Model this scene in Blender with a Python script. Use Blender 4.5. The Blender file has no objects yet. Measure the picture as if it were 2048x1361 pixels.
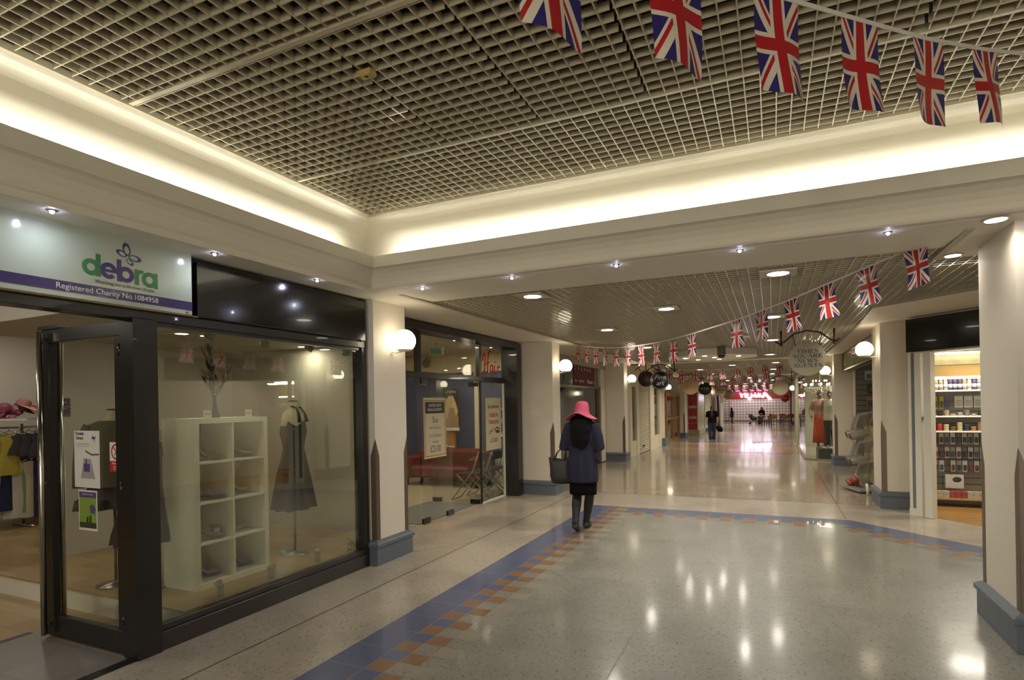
import bpy, math, random
import numpy as np
from mathutils import Vector, Matrix

S = bpy.context.scene
COL = S.collection
PI = math.pi
rnd = random.Random(7)

# ------------------------------------------------------------ camera
EYE, FPX, PCY, YAW, ROLL = 1.6, 1139.8, 809.6, -0.4289, -0.0175
_cy, _sy = math.cos(YAW), math.sin(YAW)
_fwd = Vector((_sy, _cy, 0)); _rt = Vector((_cy, -_sy, 0)); _up = Vector((0, 0, 1))
_r = math.cos(ROLL)*_rt + math.sin(ROLL)*_up
_u = -math.sin(ROLL)*_rt + math.cos(ROLL)*_up
camd = bpy.data.cameras.new('camera')
cam = bpy.data.objects.new('camera', camd); COL.objects.link(cam)
cam.matrix_world = Matrix(((_r.x, _u.x, -_fwd.x, 0), (_r.y, _u.y, -_fwd.y, 0), (_r.z, _u.z, -_fwd.z, EYE), (0, 0, 0, 1)))
camd.sensor_fit = 'HORIZONTAL'; camd.sensor_width = 36
camd.lens = FPX/2048*36; camd.shift_y = (PCY-680.5)/2048
camd.clip_start = .05; camd.clip_end = 200
S.camera = cam

# ------------------------------------------------------------ exposure, world
S.view_settings.view_transform = 'Standard'; S.view_settings.look = 'None'
S.view_settings.gamma = 1; S.view_settings.use_curve_mapping = False
S.view_settings.exposure = 0.5
try:
    S.cycles.use_denoising = True
    S.cycles.max_bounces = 7; S.cycles.diffuse_bounces = 4; S.cycles.glossy_bounces = 4
    S.cycles.transmission_bounces = 6; S.cycles.transparent_max_bounces = 14
    S.cycles.sample_clamp_indirect = 4.0; S.cycles.caustics_reflective = False; S.cycles.caustics_refractive = False
except Exception: pass
W = bpy.data.worlds.new('world'); S.world = W; W.use_nodes = True
W.node_tree.nodes['Background'].inputs[0].default_value = (.9, .85, .7, 1)
W.node_tree.nodes['Background'].inputs[1].default_value = .05

def ray(px, py):
    return (_r*((px-1024)/FPX) + _u*(-(py-PCY)/FPX) + _fwd)
def on(px, py, ax, v):
    """world point seen at a photo pixel on the plane ax = v"""
    d = ray(px, py); i = 'xyz'.index(ax); o = (0, 0, EYE)
    t = (v-o[i])/d[i]
    return Vector((t*d.x, t*d.y, EYE+t*d.z))
def zf(y):                     # the mall floor falls gently away beyond the second pillars
    return 0.0 if y < 12 else -0.008*(y-12)
def onf(px, py):
    p = on(px, py, 'z', 0)
    for _ in range(30): p = on(px, py, 'z', zf(p.y))
    return p

# ------------------------------------------------------------ lights (area strips / fittings)
LK = 1.0
def area(name, loc, size, energy, col, rot=(0, 0, 0), sy=None, spread=PI, shape=None):
    l = bpy.data.lights.new(name, 'AREA'); l.energy = energy*LK; l.color = col; l.spread = spread
    l.size = size
    if shape: l.shape = shape
    elif sy: l.shape = 'RECTANGLE'; l.size_y = sy
    o = bpy.data.objects.new(name, l); COL.objects.link(o); o.location = loc; o.rotation_euler = rot
    return o
def point(name, loc, energy, col, rad=.05):
    l = bpy.data.lights.new(name, 'POINT'); l.energy = energy*LK; l.color = col; l.shadow_soft_size = rad
    o = bpy.data.objects.new(name, l); COL.objects.link(o); o.location = loc
    return o
WARM = (1.0, .84, .62); NEUT = (1.0, .93, .80); COOL = (.80, .85, 1.0); GREENW = (1.0, .965, .84)
# cove strips: fluorescent strips in the trough of the raised ceiling: one row aimed at the wall, one aimed up
XL, YF, XR, YB = -3.40, 4.31, 5.14, -6.0
def aim(dirv, along):
    z = -Vector(dirv).normalized(); x = Vector(along).normalized(); y = z.cross(x)
    return Matrix((x, y, z)).transposed().to_euler()
CW, CU = 10, 2.0
def cove(name, c, L, along, outd):
    o = Vector(outd)
    for k in range(3):
        cc = Vector(c)+Vector(along)*((k-1)*L/3)
        area(name+'_wall_strip', cc+Vector((0, 0, 3.0))+o*.02, L/3*.985, CW*L/9, GREENW, aim(o+Vector((0, 0, .12)), along), .05, math.radians(88))
        area(name+'_top_strip', cc+Vector((0, 0, 2.995))-o*.03, L/3*.98, CU*L/9, GREENW, aim(o*.24+Vector((0, 0, 1)), along), .03, math.radians(46))
cove('cove_left', (XL, (YF+YB)/2, 0), YF-YB, (0, 1, 0), (-1, 0, 0))
cove('cove_far', ((XL+XR)/2, YF, 0), XR-XL, (1, 0, 0), (0, 1, 0))
cove('cove_right', (XR, (YF+YB)/2, 0), YF-YB, (0, -1, 0), (1, 0, 0))
# added fill: unseen area lamps high up behind the camera
for x in (-1.8, .8, 3.4):
    area('rear_top_fill', (x, -4.2, 3.38), .6, 26, NEUT, (0, 0, 0), .6)
for x in (-1.9, 1.2, 4.3):      # added fill lamps at the unseen rear wall, brightening beam and pillar fronts
    area('rear_wall_fill', (x, -5.95, 1.35), 2.4, 62, NEUT, (PI/2, 0, 0), 2.1)

# ------------------------------------------------------------ materials
def lin(c):
    return tuple(((v/255)/12.92 if v <= 10 else (((v/255)+.055)/1.055)**2.4) for v in c)
MATS = {}
def mat(name, c, rough=.5, metal=0, emit=None, es=0, noise=0, nscale=8, spec=.5, coat=0, alpha=1, trans=0, bump=0, bscale=60, raw=False):
    if name in MATS: return MATS[name]
    m = bpy.data.materials.new(name); m.use_nodes = True; nt = m.node_tree; b = nt.nodes['Principled BSDF']
    cc = c if raw else lin(c)
    b.inputs['Base Color'].default_value = (*cc, 1); b.inputs['Roughness'].default_value = rough; b.inputs['Metallic'].default_value = metal
    b.inputs['Specular IOR Level'].default_value = spec; b.inputs['Coat Weight'].default_value = coat
    b.inputs['Transmission Weight'].default_value = trans; b.inputs['Alpha'].default_value = alpha
    if emit is not None:
        b.inputs['Emission Color'].default_value = (*lin(emit), 1); b.inputs['Emission Strength'].default_value = es
    if noise or bump:
        tc = nt.nodes.new('ShaderNodeTexCoord')
        if noise:
            n = nt.nodes.new('ShaderNodeTexNoise'); n.inputs['Scale'].default_value = nscale; n.inputs['Detail'].default_value = 5
            nt.links.new(tc.outputs['Object'], n.inputs['Vector'])
            r = nt.nodes.new('ShaderNodeMapRange'); r.inputs[3].default_value = 1-noise; r.inputs[4].default_value = 1+noise
            nt.links.new(n.outputs['Fac'], r.inputs[0])
            mx = nt.nodes.new('ShaderNodeVectorMath'); mx.operation = 'SCALE'; mx.inputs[0].default_value = cc
            nt.links.new(r.outputs[0], mx.inputs['Scale']); nt.links.new(mx.outputs[0], b.inputs['Base Color'])
        if bump:
            n = nt.nodes.new('ShaderNodeTexNoise'); n.inputs['Scale'].default_value = bscale
            nt.links.new(tc.outputs['Object'], n.inputs['Vector'])
            bp = nt.nodes.new('ShaderNodeBump'); bp.inputs['Strength'].default_value = bump; bp.inputs['Distance'].default_value = .01
            nt.links.new(n.outputs['Fac'], bp.inputs['Height']); nt.links.new(bp.outputs[0], b.inputs['Normal'])
    MATS[name] = m; return m
def emis(name, c, s):
    if name in MATS: return MATS[name]
    m = bpy.data.materials.new(name); m.use_nodes = True; nt = m.node_tree; nt.nodes.clear()
    e = nt.nodes.new('ShaderNodeEmission'); e.inputs[0].default_value = (*lin(c), 1); e.inputs[1].default_value = s
    o = nt.nodes.new('ShaderNodeOutputMaterial'); nt.links.new(e.outputs[0], o.inputs[0]); MATS[name] = m; return m
def glassmat(name, tint=(235, 240, 232), f0=.07, rough=0):
    """thin pane: Schlick reflectance of both faces, straight transmission"""
    if name in MATS: return MATS[name]
    m = bpy.data.materials.new(name); m.use_nodes = True; nt = m.node_tree; nt.nodes.clear(); N = nt.nodes.new; L = nt.links.new
    lw = N('ShaderNodeLayerWeight'); lw.inputs[0].default_value = .5
    pw = N('ShaderNodeMath'); pw.operation = 'POWER'; pw.inputs[1].default_value = 5; L(lw.outputs['Facing'], pw.inputs[0])
    mu = N('ShaderNodeMath'); mu.operation = 'MULTIPLY_ADD'; mu.inputs[1].default_value = .85-f0; mu.inputs[2].default_value = f0; L(pw.outputs[0], mu.inputs[0])
    t = N('ShaderNodeBsdfTransparent'); t.inputs[0].default_value = (*lin(tint), 1)
    g = N('ShaderNodeBsdfGlossy'); g.inputs['Roughness'].default_value = rough
    mx = N('ShaderNodeMixShader'); o = N('ShaderNodeOutputMaterial')
    L(mu.outputs[0], mx.inputs[0]); L(t.outputs[0], mx.inputs[1]); L(g.outputs[0], mx.inputs[2]); L(mx.outputs[0], o.inputs[0])
    MATS[name] = m; return m

# ------------------------------------------------------------ mesh builder
class MB:
    def __init__(s): s.v = []; s.f = []; s.mi = []; s.sm = []; s.uv = {}
    def add(s, vs, fs, mi=0, sm=False, M=None):
        o = len(s.v)
        s.v += [tuple(M @ Vector(v)) if M else tuple(v) for v in vs]
        for f in fs: s.f.append(tuple(i+o for i in f)); s.mi.append(mi); s.sm.append(sm)
        return s
    def box(s, a, b, mi=0, M=None, bev=0):
        x0, x1 = sorted((a[0], b[0])); y0, y1 = sorted((a[1], b[1])); z0, z1 = sorted((a[2], b[2]))
        if bev:
            e = min(bev, (x1-x0)/2.1, (y1-y0)/2.1, (z1-z0)/2.1)
            ring = lambda x0, x1, y0, y1, z: [(x0, y0, z), (x1, y0, z), (x1, y1, z), (x0, y1, z)]
            vs = ring(x0+e, x1-e, y0+e, y1-e, z0)+ring(x0, x1, y0, y1, z0+e)+ring(x0, x1, y0, y1, z1-e)+ring(x0+e, x1-e, y0+e, y1-e, z1)
            fs = [(3, 2, 1, 0), (12, 13, 14, 15)]
            for k in range(3):
                for i in range(4): fs.append((4*k+i, 4*k+(i+1) % 4, 4*k+4+(i+1) % 4, 4*k+4+i))
            return s.add(vs, fs, mi, False, M)
        vs = [(x0, y0, z0), (x1, y0, z0), (x1, y1, z0), (x0, y1, z0), (x0, y0, z1), (x1, y0, z1), (x1, y1, z1), (x0, y1, z1)]
        return s.add(vs, [(3, 2, 1, 0), (4, 5, 6, 7), (0, 1, 5, 4), (1, 2, 6, 5), (2, 3, 7, 6), (3, 0, 4, 7)], mi, False, M)
    def prism(s, pts, z0, z1, mi=0, M=None):      # polygon in xy extruded in z
        n = len(pts); vs = [(p[0], p[1], z0) for p in pts]+[(p[0], p[1], z1) for p in pts]
        fs = [tuple(range(n-1, -1, -1)), tuple(range(n, 2*n))]+[(i, (i+1) % n, n+(i+1) % n, n+i) for i in range(n)]
        return s.add(vs, fs, mi, False, M)
    def rings(s, rs, close=True, caps=True, mi=0, sm=True, M=None):   # list of rings of equal length
        n = len(rs[0]); vs = [p for r in rs for p in r]; fs = []
        for k in range(len(rs)-1):
            for i in range(n if close else n-1):
                fs.append((k*n+i, k*n+(i+1) % n, (k+1)*n+(i+1) % n, (k+1)*n+i))
        if caps and close: fs += [tuple(range(n-1, -1, -1)), tuple(range((len(rs)-1)*n, len(rs)*n))]
        return s.add(vs, fs, mi, sm, M)
    def tube(s, pts, r, n=8, mi=0, sm=True, flat=1, M=None):
        pts = [Vector(p) for p in pts]; rr = r if isinstance(r, (list, tuple)) else [r]*len(pts); rs = []
        prev = None
        for i, p in enumerate(pts):
            t = (pts[min(i+1, len(pts)-1)]-pts[max(i-1, 0)]).normalized()
            a = prev if prev is not None else (Vector((1, 0, 0)) if abs(t.x) < .9 else Vector((0, 1, 0)))
            a = (a-t*a.dot(t)).normalized(); b = t.cross(a); prev = a
            rs.append([p+a*(rr[i]*math.cos(2*PI*k/n))+b*(rr[i]*flat*math.sin(2*PI*k/n)) for k in range(n)])
        return s.rings(rs, mi=mi, sm=sm, M=M)
    def lathe(s, prof, n=24, mi=0, sm=True, M=None, c=(0, 0, 0), caps=True):   # prof: (r, z)
        return s.rings([[(c[0]+r*math.cos(2*PI*k/n), c[1]+r*math.sin(2*PI*k/n), c[2]+z) for k in range(n)] for r, z in prof], mi=mi, sm=sm, M=M, caps=caps)
    def sphere(s, c, r, n=16, mi=0, M=None):
        r = r if isinstance(r, (tuple, list)) else (r, r, r); m = n//2
        rs = []
        for j in range(m+1):
            t = min(max(PI*j/m, .04), PI-.04)
            rs.append([(c[0]+r[0]*math.sin(t)*math.cos(2*PI*k/n), c[1]+r[1]*math.sin(t)*math.sin(2*PI*k/n), c[2]-r[2]*math.cos(t)) for k in range(n)])
        return s.rings(rs, mi=mi, M=M)
    def mesh(s, name):
        me = bpy.data.meshes.new(name); me.from_pydata(s.v, [], s.f); me.update()
        me.polygons.foreach_set('material_index', s.mi); me.polygons.foreach_set('use_smooth', s.sm)
        return me
    def build(s, name, mats, parent=None, loc=None, fixn=True):
        me = s.mesh(name)
        if fixn:
            import bmesh
            bm = bmesh.new(); bm.from_mesh(me); bmesh.ops.recalc_face_normals(bm, faces=bm.faces); bm.to_mesh(me); bm.free()
        for m in (mats if isinstance(mats, (list, tuple)) else [mats]): me.materials.append(m)
        o = bpy.data.objects.new(name, me); COL.objects.link(o)
        if parent: o.parent = parent
        if loc: o.location = loc
        return o
def tag(o, label=None, cat=None, group=None, kind=None):
    if label: o['label'] = label
    if cat: o['category'] = cat
    if group: o['group'] = group
    if kind: o['kind'] = kind
    return o
def thing(name, loc=(0, 0, 0), rz=0, label=None, cat=None, group=None):
    o = bpy.data.objects.new(name, None); COL.objects.link(o); o.location = loc; o.rotation_euler = (0, 0, rz)
    o.empty_display_size = .1
    return tag(o, label, cat, group)
def struct(name, mb, m, parent=None):
    o = mb.build(name, m, parent)
    if not parent: o['kind'] = 'structure'
    return o
def copy_tree(o, parent=None):
    c = o.copy(); COL.objects.link(c)
    if parent: c.parent = parent
    for ch in list(o.children): copy_tree(ch, c)
    return c
def remesh(o, vox, smooth=2):
    m = o.modifiers.new('r', 'REMESH'); m.mode = 'VOXEL'; m.voxel_size = vox; m.use_smooth_shade = True
    if smooth:
        s_ = o.modifiers.new('s', 'SMOOTH'); s_.iterations = smooth; s_.factor = .6
    dg = bpy.context.evaluated_depsgraph_get(); dg.update()
    me = bpy.data.meshes.new_from_object(o.evaluated_get(dg)); mats = list(o.data.materials)
    o.modifiers.clear(); o.data = me
    me.materials.clear()
    for k in mats: me.materials.append(k)
    me.polygons.foreach_set('use_smooth', [True]*len(me.polygons))
    return o
def txt(body, size, m, M, parent, name='lettering', depth=.002, align='CENTER', bold=0, shear=0, sx=1, space=1, font_z=0):
    """text mesh; M maps local x (reading direction), y (up), z (towards the reader)"""
    c = bpy.data.curves.new(name, 'FONT'); c.body = body; c.size = size; c.align_x = align; c.align_y = 'CENTER'
    c.extrude = depth; c.offset = bold; c.shear = shear; c.space_character = space; c.resolution_u = 3
    o = bpy.data.objects.new(name, c); COL.objects.link(o)
    dg = bpy.context.evaluated_depsgraph_get(); dg.update()
    me = bpy.data.meshes.new_from_object(o.evaluated_get(dg)); bpy.data.objects.remove(o)
    me.transform(M @ Matrix.Diagonal((sx, 1, 1, 1))); me.materials.clear(); me.materials.append(m)
    o = bpy.data.objects.new(name, me); COL.objects.link(o); o.parent = parent
    return o
def frame(o, xd, yd):
    """matrix with origin o, local x along xd, local y along yd, z = x cross y"""
    x = Vector(xd).normalized(); y = Vector(yd).normalized(); z = x.cross(y)
    return Matrix(((x.x, y.x, z.x, o[0]), (x.y, y.y, z.y, o[1]), (x.z, y.z, z.z, o[2]), (0, 0, 0, 1)))
FX = lambda x, y, z: frame((x, y, z), (0, 1, 0), (0, 0, 1))     # faces +x : reading along +y
FY = lambda x, y, z: frame((x, y, z), (1, 0, 0), (0, 0, 1))     # faces -y : reading along +x
FXN = lambda x, y, z: frame((x, y, z), (0, -1, 0), (0, 0, 1))   # faces -x

wall_m = mat('painted_wall', (212, 203, 188), .55, noise=.02, nscale=3)
soff_m = mat('painted_soffit', (212, 203, 190), .6, noise=.02, nscale=2)
cove_m = mat('cove_paint', (222, 217, 202), .6)
black_m = mat('black_frame', (22, 21, 20), .28, coat=.2)
dark_m = mat('dark_void', (8, 8, 8), .9)
blkgloss = mat('black_gloss_panel', (16, 15, 16), .16, coat=.3)
plinth_m = mat('blue_grey_plinth', (92, 100, 110), .42, noise=.12, nscale=14)
guard_m = mat('bronze_guard', (104, 90, 76), .38, metal=.35)
grid_m = mat('grille_paint', (184, 175, 150), .3, spec=.8, coat=.6)
chrome = mat('chrome', (200, 198, 190), .16, metal=1)
steel = mat('brushed_steel', (150, 146, 140), .35, metal=1)
white_m = mat('white_paint', (225, 222, 210), .45)
cream_m = mat('cream_frame', (212, 204, 182), .4)
glass_m = glassmat('window_glass', (238, 240, 230), .105)
glass2_m = glassmat('door_glass', (246, 248, 244), .04)

# ============================================================ STRUCTURE
def terrazzo(name, base, rough, chips=.12, scale=55, edge=1.0):
    m = bpy.data.materials.new(name); m.use_nodes = True; nt = m.node_tree; b = nt.nodes['Principled BSDF']
    N = nt.nodes.new; L = nt.links.new
    tc = N('ShaderNodeTexCoord'); mp = N('ShaderNodeMapping'); L(tc.outputs['Object'], mp.inputs[0])
    nz = N('ShaderNodeTexNoise'); nz.inputs['Scale'].default_value = 2.2; nz.inputs['Detail'].default_value = 6; L(mp.outputs[0], nz.inputs['Vector'])
    v = N('ShaderNodeTexVoronoi'); v.inputs['Scale'].default_value = scale; v.inputs['Randomness'].default_value = 1; L(mp.outputs[0], v.inputs['Vector'])
    sep = N('ShaderNodeSeparateColor'); L(v.outputs['Color'], sep.inputs[0])
    sel = N('ShaderNodeMath'); sel.operation = 'LESS_THAN'; sel.inputs[1].default_value = chips; L(sep.outputs[0], sel.inputs[0])
    dd = N('ShaderNodeMath'); dd.operation = 'LESS_THAN'; dd.inputs[1].default_value = .42; L(v.outputs['Distance'], dd.inputs[0])
    mu = N('ShaderNodeMath'); mu.operation = 'MULTIPLY'; L(sel.outputs[0], mu.inputs[0]); L(dd.outputs[0], mu.inputs[1])
    cr = N('ShaderNodeValToRGB'); e = cr.color_ramp.elements
    bl = lin(base)
    e[0].color = (*[x*.86 for x in bl], 1); e[0].position = .3; e[1].color = (*[x*1.1 for x in bl], 1); e[1].position = .7
    L(nz.outputs['Fac'], cr.inputs[0])
    v2 = N('ShaderNodeTexVoronoi'); v2.inputs['Scale'].default_value = scale*.8; L(mp.outputs[0], v2.inputs['Vector'])
    s2 = N('ShaderNodeSeparateColor'); L(v2.outputs['Color'], s2.inputs[0])
    mr = N('ShaderNodeMapRange'); mr.inputs[3].default_value = .90; mr.inputs[4].default_value = 1.08; L(s2.outputs[1], mr.inputs[0])
    sc = N('ShaderNodeVectorMath'); sc.operation = 'SCALE'; L(cr.outputs[0], sc.inputs[0]); L(mr.outputs[0], sc.inputs['Scale'])
    mx = N('ShaderNodeMix'); mx.data_type = 'RGBA'; L(mu.outputs[0], mx.inputs[0]); L(sc.outputs[0], mx.inputs[6])
    mx.inputs[7].default_value = (*[x*.42 for x in bl], 1)
    L(mx.outputs[2], b.inputs['Base Color'])
    rr = N('ShaderNodeMapRange'); rr.inputs[3].default_value = rough*.8; rr.inputs[4].default_value = rough*1.25; L(nz.outputs['Fac'], rr.inputs[0]); L(rr.outputs[0], b.inputs['Roughness'])
    b.inputs['Specular IOR Level'].default_value = .6; b.inputs['Coat Weight'].default_value = .35; b.inputs['Coat Roughness'].default_value = rough*.35
    MATS[name] = m; return m
ter_in = terrazzo('terrazzo_inner', (137, 135, 124), .33)
ter_out = terrazzo('terrazzo_outer', (172, 161, 144), .32, .10)
ter_cor = terrazzo('terrazzo_corridor', (166, 153, 132), .17, .05)
blue_t = mat('blue_tile', (84, 93, 124), .34, noise=.12, nscale=6, coat=.3)
brown_t = mat('brown_tile', (134, 98, 68), .38, noise=.18, nscale=9, coat=.2)
cream_t = mat('cream_tile', (148, 139, 122), .36, noise=.06, nscale=9, coat=.2)
joint_m = mat('dark_joint', (62, 52, 42), .6)
grout_m = mat('pale_grout', (158, 154, 146), .6)
ochre_m = terrazzo('terrazzo_far', (160, 132, 104), .18, .04)
violet_m = mat('violet_floor', (110, 104, 128), .2, coat=.3)

fl = MB()
def fq(x0, x1, y0, y1, mi): fl.add([(x0, y0, zf(y0)), (x1, y0, zf(y0)), (x1, y1, zf(y1)), (x0, y1, zf(y1))], [(0, 1, 2, 3)], mi)
fq(-4.45, 6.2, -6.2, 9.93, 0); fq(-4.45, 6.2, 9.93, 12, 1); fq(-7.5, 6.2, 12, 62, 1)
# slab underside keeps the floor a solid
fl.add([(-4.45, -6.2, -.3), (6.2, -6.2, -.3), (6.2, 12, -.3), (-4.45, 12, -.3)], [(3, 2, 1, 0)], 0)
struct('floor', fl, [ter_out, ter_cor])
# inner field with its tiled border (square tiles .29, small squares .145)
x0b, yb, xd = -2.59, 8.64, .90
U = (math.sqrt(.5), -math.sqrt(.5)); Lr = 4.4
P0 = (x0b, -6.0); P1 = (x0b, yb); P2 = (xd, yb); P3 = (xd+U[0]*Lr, yb+U[1]*Lr)
fd = MB(); fd.add([(x, y, .0012) for x, y in (P0, P3, P2, P1)] + [(P3[0], -6, .0012)], [(0, 4, 1, 2, 3)], 0)
struct('floor_inner_field', fd, [ter_in])
bt = MB(); g = .004; T = .293; h = T/2
def tile(o, a, b, s0, s1, w0, w1, mi, z=.0026):   # o origin, a run dir, b inward dir
    pt = lambda s_, w_: (o[0]+a[0]*s_+b[0]*w_, o[1]+a[1]*s_+b[1]*w_, z)
    bt.add([pt(s0+g/2, w0+g/2), pt(s1-g/2, w0+g/2), pt(s1-g/2, w1-g/2), pt(s0+g/2, w1-g/2)], [(0, 1, 2, 3)], mi)
def bandrun(o, a, b, s0, s1, first):
    q = lambda s_, w_: (o[0]+a[0]*s_+b[0]*w_, o[1]+a[1]*s_+b[1]*w_, .002)
    bt.add([q(s0, 0), q(s1, 0), q(s1, 2*T), q(s0, 2*T)], [(0, 1, 2, 3)], 4)
    n = int(round((s1-s0)/T)); t = (s1-s0)/n
    for k in range(n):
        s = s0+k*t
        tile(o, a, b, s, s+t, 0, T, 0)
        tile(o, a, b, s, s+t/2, T, T+h, 1 if first else 0); tile(o, a, b, s+t/2, s+t, T, T+h, 0 if first else 1)
        tile(o, a, b, s, s+t/2, T+h, 2*T, 2); tile(o, a, b, s+t/2, s+t, T+h, 2*T, 1)
        if not first: pass
inw = (-math.sqrt(.5), -math.sqrt(.5)); tq = math.tan(PI/8)
bandrun(P0, (0, 1), (1, 0), 0, yb+6, True)
s_end = xd-x0b-2*T*tq
bandrun((x0b+2*T, yb), (1, 0), (0, -1), 0, xd-x0b-2*T-2*T*tq, False)
bandrun(P2, U, inw, 2*T*tq, Lr, False)
c_in = (xd-2*T*tq, yb-2*T)
bt.add([(xd-2*T*tq, yb, .0026), (xd, yb, .0026), (xd+U[0]*2*T*tq, yb+U[1]*2*T*tq, .0026), (xd+U[0]*2*T*tq+inw[0]*T, yb+U[1]*2*T*tq+inw[1]*T, .0026), (xd-2*T*tq, yb-T, .0026)], [(0, 1, 2, 3, 4)], 0)
bt.add([(xd-2*T*tq, yb-T, .0026), (xd+U[0]*2*T*tq+inw[0]*T, yb+U[1]*2*T*tq+inw[1]*T, .0026), (xd+U[0]*2*T*tq+inw[0]*2*T, yb+U[1]*2*T*tq+inw[1]*2*T, .0026), (xd-2*T*tq, yb-2*T, .0026)], [(0, 1, 2, 3)], 2)
for k in range(0, 48):
    y_ = -6+k*T
    if y_+h < yb-2*T: bt.add([(x0b+2*T, y_, .0022), (x0b+2*T+h, y_, .0022), (x0b+2*T+h, y_+h, .0022), (x0b+2*T, y_+h, .0022)], [(0, 1, 2, 3)], 3)
struct('floor_tile_border', bt, [blue_t, brown_t, ter_in, cream_t, grout_m])
jm = MB()
def jl(x0, y0, x1, y1, w=.007, z=.003, mi=0):
    d = Vector((x1-x0, y1-y0)).normalized(); n = Vector((-d.y, d.x))*w/2
    jm.add([(x0-n.x, y0-n.y, z+zf(y0)), (x1-n.x, y1-n.y, z+zf(y1)), (x1+n.x, y1+n.y, z+zf(y1)), (x0+n.x, y0+n.y, z+zf(y0))], [(0, 1, 2, 3)], mi)
jl(-3.21, -6, -3.21, 9.93); jl(-3.5, 9.93, 1.42, 9.93); jl(.86, 8.72, .86, 12); jl(.86, 12, .86, 17)
jl(-3.59, 5.22, -3.21, 5.85, .005)
for xx in (-.9, .25): jl(xx, -3, xx, 7.9, .004, .0032, 1)
for yy in (2.4, 5.0, 6.6): jl(-1.9, yy, 2.2, yy, .003, .0032, 1)
jl(-3.2, 24.5, 1.0, 24.5, .02)
struct('floor_joints', jm, [joint_m, mat('pale_joint', (140, 132, 112), .6)])
cf = MB()   # coloured inlays of the far corridor floor
def fpoly(pts, mi): cf.add([(x, y, zf(y)+.004) for x, y in pts], [tuple(range(len(pts)))], mi)
fpoly([(-3.4, 19.5), (.9, 19.5), (.9, 23.4), (-3.4, 23.4)], 0)
fpoly([(-.8, 24.7), (.6, 25.4), (.6, 26.6), (-.8, 26.2)], 1); fpoly([(-3.2, 24.7), (-1.6, 24.9), (-1.9, 26), (-3.2, 25.8)], 1)
struct('floor_far_inlay', cf, [ochre_m, violet_m])

# ---- raised ceiling: cove moulding swept round the room
prof = [(3.80, 2.688), (3.445, 2.688), (3.44, 2.732), (3.475, 2.735), (3.468, 2.772), (3.450, 2.812), (3.42, 2.850), (3.38, 2.880), (3.352, 2.889), (3.340, 2.890),
        (3.340, 2.992), (3.352, 2.998), (3.365, 2.992), (3.36, 2.93), (3.45, 2.90), (3.70, 2.90), (3.76, 2.96), (3.765, 3.12), (3.755, 3.20), (3.73, 3.27), (3.69, 3.33), (3.64, 3.375), (3.58, 3.40), (3.545, 3.405), (3.53, 3.42), (3.522, 3.445), (3.52, 3.46), (3.56, 3.60), (3.9, 3.62), (4.2, 3.2), (4.2, 2.70)]
CK = .935
def path(a): return [(-a, YB), (-a, CK+a), (1.75+a, CK+a), (1.75+a, YB)]
cv = MB()
rg = [[(path(a)[i][0], path(a)[i][1], z) for a, z in prof] for i in range(4)]
cv.rings(rg, close=True, caps=True, sm=False)
o = struct('ceiling_cove', cv, [cove_m])
sp = MB()   # soffits and bulkheads, slab .012 thick
def slab(pts, z=2.69, t=.014): sp.prism(pts, z, z+t)
slab([(-4.6, 4.3), (6.2, 4.3), (6.2, 4.6), (-4.6, 4.6)]); slab([(-4.6, 4.6), (-3.25, 4.6), (-3.25, 62), (-4.6, 62)])
slab([(1.16, 4.6), (6.2, 4.6), (6.2, 5.5), (1.16, 5.5)]); slab([(3.62, 5.5), (6.2, 5.5), (6.2, 62), (1.27, 62), (1.17, 10), (1.11, 8.01)])
slab([(-4.6, 16.3), (1.3, 16.3), (1.3, 16.75), (-4.6, 16.75)]); slab([(-4.6, 27), (1.3, 27), (1.3, 27.8), (-4.6, 27.8)]); slab([(-4.6, 38), (1.3, 38), (1.3, 39), (-4.6, 39)])
struct('ceiling_soffit', sp, [soff_m])
tr = MB()   # angle trim round the open grilles
def strip(x0, y0, x1, y1, w=.035, z=2.683, t=.012):
    d = Vector((x1-x0, y1-y0)).normalized(); n = Vector((-d.y, d.x))*w
    tr.prism([(x0, y0), (x1, y1), (x1+n.x, y1+n.y), (x0+n.x, y0+n.y)], z, z+t)
strip(-3.25, 4.6, -3.25, 60, .045); strip(1.16, 5.5, 1.16, 4.6, .05); strip(1.17, 10, 1.11, 8.01); strip(1.27, 60, 1.17, 10); strip(1.11, 8.01, 3.62, 5.5)
trim = mat('grille_trim', (168, 160, 136), .5)
struct('ceiling_trim', tr, [trim])
pt = MB(); pth = [path(3.52), path(3.485)]
for i in range(3):
    (a0, a1), (b0, b1) = (pth[0][i], pth[0][i+1]), (pth[1][i], pth[1][i+1])
    pt.add([(*a0, 3.436), (*a1, 3.436), (*b1, 3.436), (*b0, 3.436), (*a0, 3.475), (*a1, 3.475), (*b1, 3.475), (*b0, 3.475)], [(0, 1, 2, 3), (4, 5, 6, 7), (0, 1, 5, 4), (3, 2, 6, 7), (0, 3, 7, 4), (1, 2, 6, 5)])
struct('ceiling_cove_trim', pt, [trim])
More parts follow.
